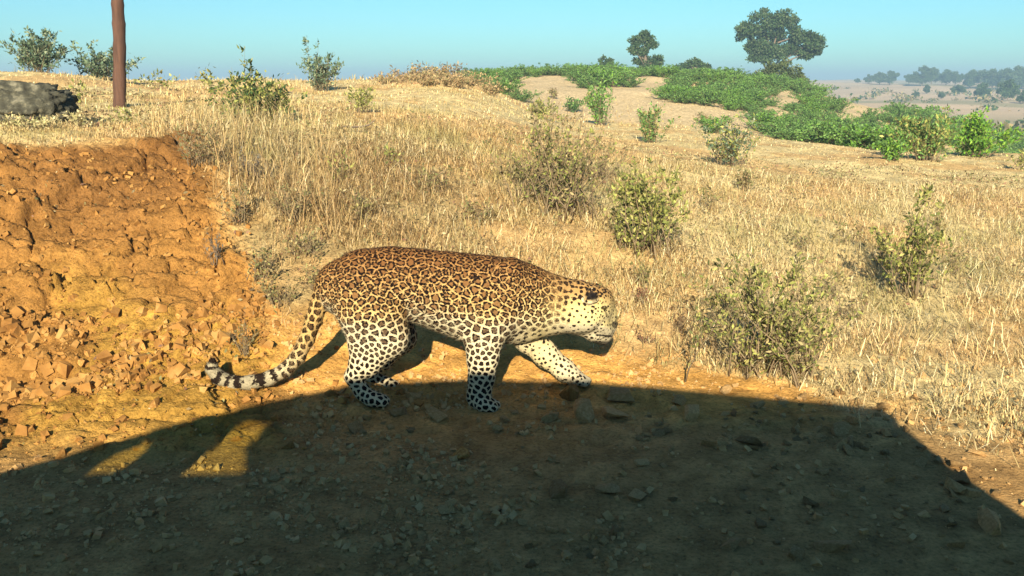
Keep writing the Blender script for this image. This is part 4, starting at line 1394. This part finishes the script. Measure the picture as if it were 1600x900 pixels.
for i in range(200):
    px = rng.uniform(1110, 1430); y = rng.uniform(19.5, 43)
    if px > 1290 and y > 36: continue
    lo_y = np.interp(px, [1120, 1200, 1270, 1420], [33, 24, 17, 15])
    if y < lo_y and rng.random() < .85: continue
    proto_bush(px, y, rng.uniform(24, 42) if y < 27 else rng.uniform(15, 26), k, 'green shrub in the thick cover falling to the valley', 'green shrubs falling to the valley'); k += 1
for i in range(16):
    proto_bush(1290 + i * 8 + rng.uniform(-4, 4), 16.5 + rng.uniform(-.5, 2.5), rng.uniform(40, 62), k, 'dark green shrub in the row at the valley edge', 'dark shrubs at the valley edge'); k += 1

# dead leaves and broken weed bits caught in the slope grass
r_ = np.random.default_rng(77)
y = np.sqrt(r_.random(70000) * (10.5 ** 2 - 3.2 ** 2) + 3.2 ** 2); u = r_.uniform(-.85, .8, 70000); x = u * y
kk = r_.random(70000) < (grass_mask(x, y) * .75 + .15 * bank_mask(x, y)) * np.clip(.06 + .94 * sstep(.42, .66, fbm(x * 2.2, y * 2.2, 4, 66)) + .5 * (sstep(-.42, -.3, u) * (1 - sstep(-.1, .05, u)) * (y < 7.5)), 0, 1)
x, y = x[kk], y[kk]; n_ = len(x)
P = np.stack([x, y, ground_z(x, y) + .09 * r_.random(n_) ** 2], 1)
pl_ = np.array([(.30, .22, .11), (.22, .15, .07), (.36, .28, .14), (.15, .10, .05), (.26, .24, .10), (.20, .20, .08), (.50, .40, .22), (.24, .13, .08)])
c = pl_[r_.integers(0, len(pl_), n_)] * (.7 + .6 * r_.random((n_, 1)))
ll_ = (.012 + .022 * r_.random(n_)) * (.75 + y / 16)
v_, t_, c_ = leaf_quads(P, r_.normal(size=(n_, 3)) * np.array([1, 1, .7]), ll_, ll_ * .45, c, r_)
o = obj('dead_leaf_litter', np_mesh('dead_leaf_litter', v_, t_, M_LEAF, c_))
tag(o, 'brown and grey dead leaves and weed bits caught in the slope grass', 'leaf litter', kind='stuff')

# fallen stick on the slope crest
x, y, z = hit(560, 210)
q = px2m(1, y)
pp = np.array([(-40, 0, 2), (-18, 1, 3), (-10, 1, 2), (6, 0, 3), (16, 0, 5), (26, 0, 12)], float) * q + np.array([0, 0, .01])
pp2 = np.array([(-12, 0, 2), (-14, -2, -9), (-19, -3, -17)], float) * q
v, f = tubes([(pp, np.array([1.2, 1.6, 1.7, 1.5, 1.2, .7]) * q), (pp2, np.array([1.8, 1.5, .8]) * q)])
o = obj('fallen_branch', np_mesh('fallen_branch', v, f, M_BARK), None, (x, y, z + .03))
tag(o, 'thin forked dead branch lying on the crest of the grassy slope', 'branch')


# ------------------------------------------------------------------ trees
def tree_data(blobs, trunk_h, trunk_r, leaf, dens, pal, seed, base=(0, 0)):
    """blobs: (x, y, z, r, rz) crown lumps in metres"""
    r_ = np.random.default_rng(seed)
    paths = []
    s = np.linspace(0, 1, 6)[:, None]
    top = np.array([base[0], base[1], trunk_h])
    tp_ = top * s + r_.normal(0, .02 * trunk_h, (6, 3)) * s
    paths.append((tp_ - np.array([0, 0, .2]), trunk_r * (1.15 - .5 * s[:, 0])))
    P, C = [], []
    pal = np.array(pal)
    for (bx, by, bz, br, bzr) in blobs:
        c = np.array([bx, by, bz])
        st = tp_[r_.integers(3, 6)]
        s5 = np.linspace(0, 1, 5)[:, None]
        br_p = st + (c - st) * s5 + np.array([0, 0, .12 * np.linalg.norm(c - st)]) * s5 * (1 - s5) * 2 + r_.normal(0, .03 * br, (5, 3)) * s5
        paths.append((br_p, trunk_r * .5 * (1 - .75 * s5[:, 0])))
        # clumps of leaves inside the lump
        ncl = max(5, int(15 * dens))
        for j in range(ncl):
            d = r_.normal(size=3); d /= np.linalg.norm(d); d[2] = d[2] if d[2] > -.55 else d[2] * .4
            cc = c + d * np.array([br, br, bzr]) * r_.uniform(.45, .95)
            if j % 3 == 0: paths.append((np.array([c, (c + cc) / 2 + r_.normal(0, .05 * br, 3), cc]), trunk_r * np.array([.16, .1, .05])))
            m = int(58 * dens); cr_ = br * r_.uniform(.28, .5)
            q = r_.normal(0, 1, (m, 3)); q = q / (np.linalg.norm(q, axis=1, keepdims=True)) * (r_.random((m, 1)) ** .4)
            P.append(cc + q * cr_ * np.array([1, 1, .75]))
            C.append(pal[r_.integers(0, len(pal), m)] * r_.uniform(.75, 1.25) * (.8 + .4 * r_.random((m, 1))))
    P = np.concatenate(P); C = np.concatenate(C); n = len(P)
    lv, lt, lc = leaf_quads(P, r_.normal(size=(n, 3)) + np.array([0, 0, .1]), leaf * (.6 + .8 * r_.random(n)), leaf * .6 * (.6 + .8 * r_.random(n)), C, r_)
    return tubes(paths, 6), (lv, lt, lc)


def tree(name, label, px, y, lumps, trunk_px, leaf_px, pal, seed, dens=1.0, py0=None, group=None):
    """lumps in photograph pixels relative to the foot of the tree: (dx, up, r, rz)"""
    x, y, z = spot_at(px, y)
    m = px2m(1, y) if False else (y * math.cos(_p)) / FPX
    r_ = random.Random(seed)
    bl = [(dx * m, r_.uniform(-.6, .6) * r * m, up * m, r * m * 1.12, rz * m * 1.12) for dx, up, r, rz in lumps]
    T, L = tree_data(bl, trunk_px * m, 3.6 * m, leaf_px * m, dens, pal, seed)
    e = empty(name, (x, y, z))
    tag(e, label, 'tree', group)
    obj('trunk', np_mesh('trunk', *T, M_BARK), e)
    obj('crown', np_mesh('crown', *L[:2], M_LEAF, L[2]), e)
    return e


TREEG = [(.055, .10, .035), (.04, .075, .03), (.075, .12, .045), (.10, .13, .06)]


def foot(px, y):
    x, y, z = spot_at(px, y)
    q = np.array([[x, y, z]])
    return float(to_px(q)[1][0])


def lumps_at(px, y, pts):
    """crown lumps given as photograph coordinates, made relative to the foot"""
    f0 = foot(px, y)
    return [(a - px, f0 - b_, r, rz) for a, b_, r, rz in pts], f0


SH = -12
L1, f0 = lumps_at(1198, 78, [(a_ + SH, b_, r_0, r_1) for a_, b_, r_0, r_1 in [(1170, 55, 17, 15), (1195, 40, 20, 17), (1225, 38, 20, 16), (1215, 60, 24, 17), (1185, 75, 16, 13), (1250, 62, 17, 14), (1272, 70, 15, 13), (1240, 82, 16, 11), (1215, 85, 20, 12), (1265, 88, 10, 7), (1280, 82, 8, 8), (1190, 92, 14, 10)]])
tree('broad_tree', 'largest broad tree with spreading dark crown on the hill skyline', 1198, 78, L1, f0 - 75, 4.2, TREEG, 31, 1.5)
L1, f0 = lumps_at(1210, 44, [(1185, 118, 18, 14), (1210, 108, 19, 14), (1235, 118, 17, 14), (1250, 130, 14, 11), (1195, 132, 18, 12), (1222, 132, 20, 12)])
tree('round_tree', 'round olive low tree standing under the largest broad tree', 1210, 44, L1, f0 - 120, 3.8, [(.10, .13, .05), (.07, .10, .04), (.13, .15, .06)], 32, 1.3)
L1, f0 = lumps_at(1006, 62, [(992, 68, 10, 9), (1005, 62, 12, 9), (1015, 72, 10, 8), (990, 82, 9, 8), (1002, 84, 10, 8), (998, 97, 8, 7), (1015, 98, 13, 9), (1026, 98, 9, 9), (1008, 106, 12, 7)])
tree('slender_tree', 'slender tree with uneven stacked crown on the hill crest', 1006, 62, L1, f0 - 80, 3.6, TREEG, 33, 1.1)
L1, f0 = lumps_at(1086, 66, [(1060, 107, 10, 7), (1074, 102, 11, 8), (1088, 101, 10, 8), (1100, 104, 10, 8), (1082, 110, 14, 6), (1100, 113, 10, 6)])
tree('low_tree', 'low wide flat topped tree on the crest right of the slender tree', 1086, 66, L1, f0 - 108, 3.4, TREEG, 34, .9)
L1, f0 = lumps_at(946, 56, [(941, 99, 6, 10), (952, 100, 6, 9), (946, 106, 11, 8)])
tree('small_tree', 'small faint two topped tree on the crest left of the slender tree', 946, 56, L1, f0 - 104, 3.2, TREEG + [(.10, .14, .08)], 35, .8)

# far trees on the plain
TP = []
for i in range(4):
    r0 = random.Random(500 + i)
    bl = [(r0.uniform(-2.6, 2.6), r0.uniform(-2, 2), r0.uniform(2.2, 5.2), r0.uniform(1.2, 1.9), r0.uniform(.9, 1.5)) for _ in range(9)] + [(0, 0, 5.6, 1.6, 1.2), (0, 0, 2.2, 2.6, 1.5)]
    T, L = tree_data(bl, 3.0, .22, .55, .8, TREEG, 600 + i)
    TP.append((np_mesh('trunk', *T, M_BARK), np_mesh('crown', *L[:2], M_LEAF, L[2])))
FARL = [
    (1357, 300, 14), (1374, 290, 20), (1390, 285, 22), (1420, 290, 16), (1440, 275, 30), (1455, 290, 26), (1478, 285, 24), (1492, 280, 22), (1515, 270, 28), (1532, 285, 24),
    (1550, 265, 32), (1566, 280, 28), (1584, 260, 36), (1600, 275, 32), (1620, 262, 34), (1645, 270, 32), (1670, 265, 30),
    (1535, 180, 26), (1574, 165, 32), (1496, 200, 18), (1448, 215, 14), (1340, 310, 8), (1598, 150, 22), (1470, 180, 12), (1430, 190, 10)]
for i, (px, y, hq) in enumerate(FARL):
    x, y, z = spot_at(px, y)
    s_ = hq * y / FPX / 6.8
    e = empty('distant_tree', (x, y, z - .1), i * 1.3, s_)
    back = i < 17 or i == 21
    tag(e, 'hazy blue green tree in the line along the far plain' if back else 'hazy round tree standing alone on the near part of the far plain', 'tree', 'trees lining the far plain' if back else 'single trees on the far plain')
    for nm, m_ in zip(('trunk', 'crown'), TP[i % 4]): obj(nm, m_, e)
# scrub across the valley floor
r_ = np.random.default_rng(71)
n_ = 130; y = r_.uniform(60, 260, n_); u = r_.uniform(.28, .75, n_); x = u * y
Vs, Ts, Cs = [], [], []; n0 = 0
for i in range(n_):
    s_ = r_.uniform(.5, 1.6); m = 40
    q = r_.normal(0, 1, (m, 3)) * np.array([1.3, 1.0, .35]) * s_ * .5
    P = np.array([x[i], y[i], gz(x[i], y[i]) + .3 * s_]) + q
    c = np.array(TREEG + DRYOL)[r_.integers(0, 9, m)]
    v_, t_, c_ = leaf_quads(P, r_.normal(size=(m, 3)), np.full(m, .45 * s_), np.full(m, .3 * s_), c, r_)
    Vs.append(v_); Ts.append(t_ + n0); Cs.append(c_); n0 += len(v_)
o = obj('valley_scrub', np_mesh('valley_scrub', np.concatenate(Vs), np.concatenate(Ts), M_LEAF, np.concatenate(Cs)))
tag(o, 'scattered low scrub over the valley floor and far plain', 'scrub', kind='stuff')

# ------------------------------------------------------------------ haze
bm = bmesh.new(); bmesh.ops.create_cube(bm, size=1)
HX, HY0, HY1, HZ0, HZ1 = 4200.0, -40.0, 2000.0, -8.0, 13.0
for v in bm.verts:
    v.co = Vector((v.co.x * HX, (HY0 + HY1) / 2 + v.co.y * (HY1 - HY0), (HZ0 + HZ1) / 2 + v.co.z * (HZ1 - HZ0)))
m_ = bpy.data.meshes.new('haze'); bm.to_mesh(m_); bm.free()
mh = bpy.data.materials.new('haze_air'); mh.use_nodes = True
t = mh.node_tree; t.nodes.clear()
pv = N(t, 'ShaderNodeVolumePrincipled')
pv.inputs['Color'].default_value = (.41, .61, .80, 1)
pv.inputs['Density'].default_value = .0020
pv.inputs['Anisotropy'].default_value = 0.0
ou = N(t, 'ShaderNodeOutputMaterial'); t.links.new(pv.outputs[0], ou.inputs['Volume'])
m_.materials.append(mh)
hz = obj('haze', m_)
tag(hz, kind='stuff')
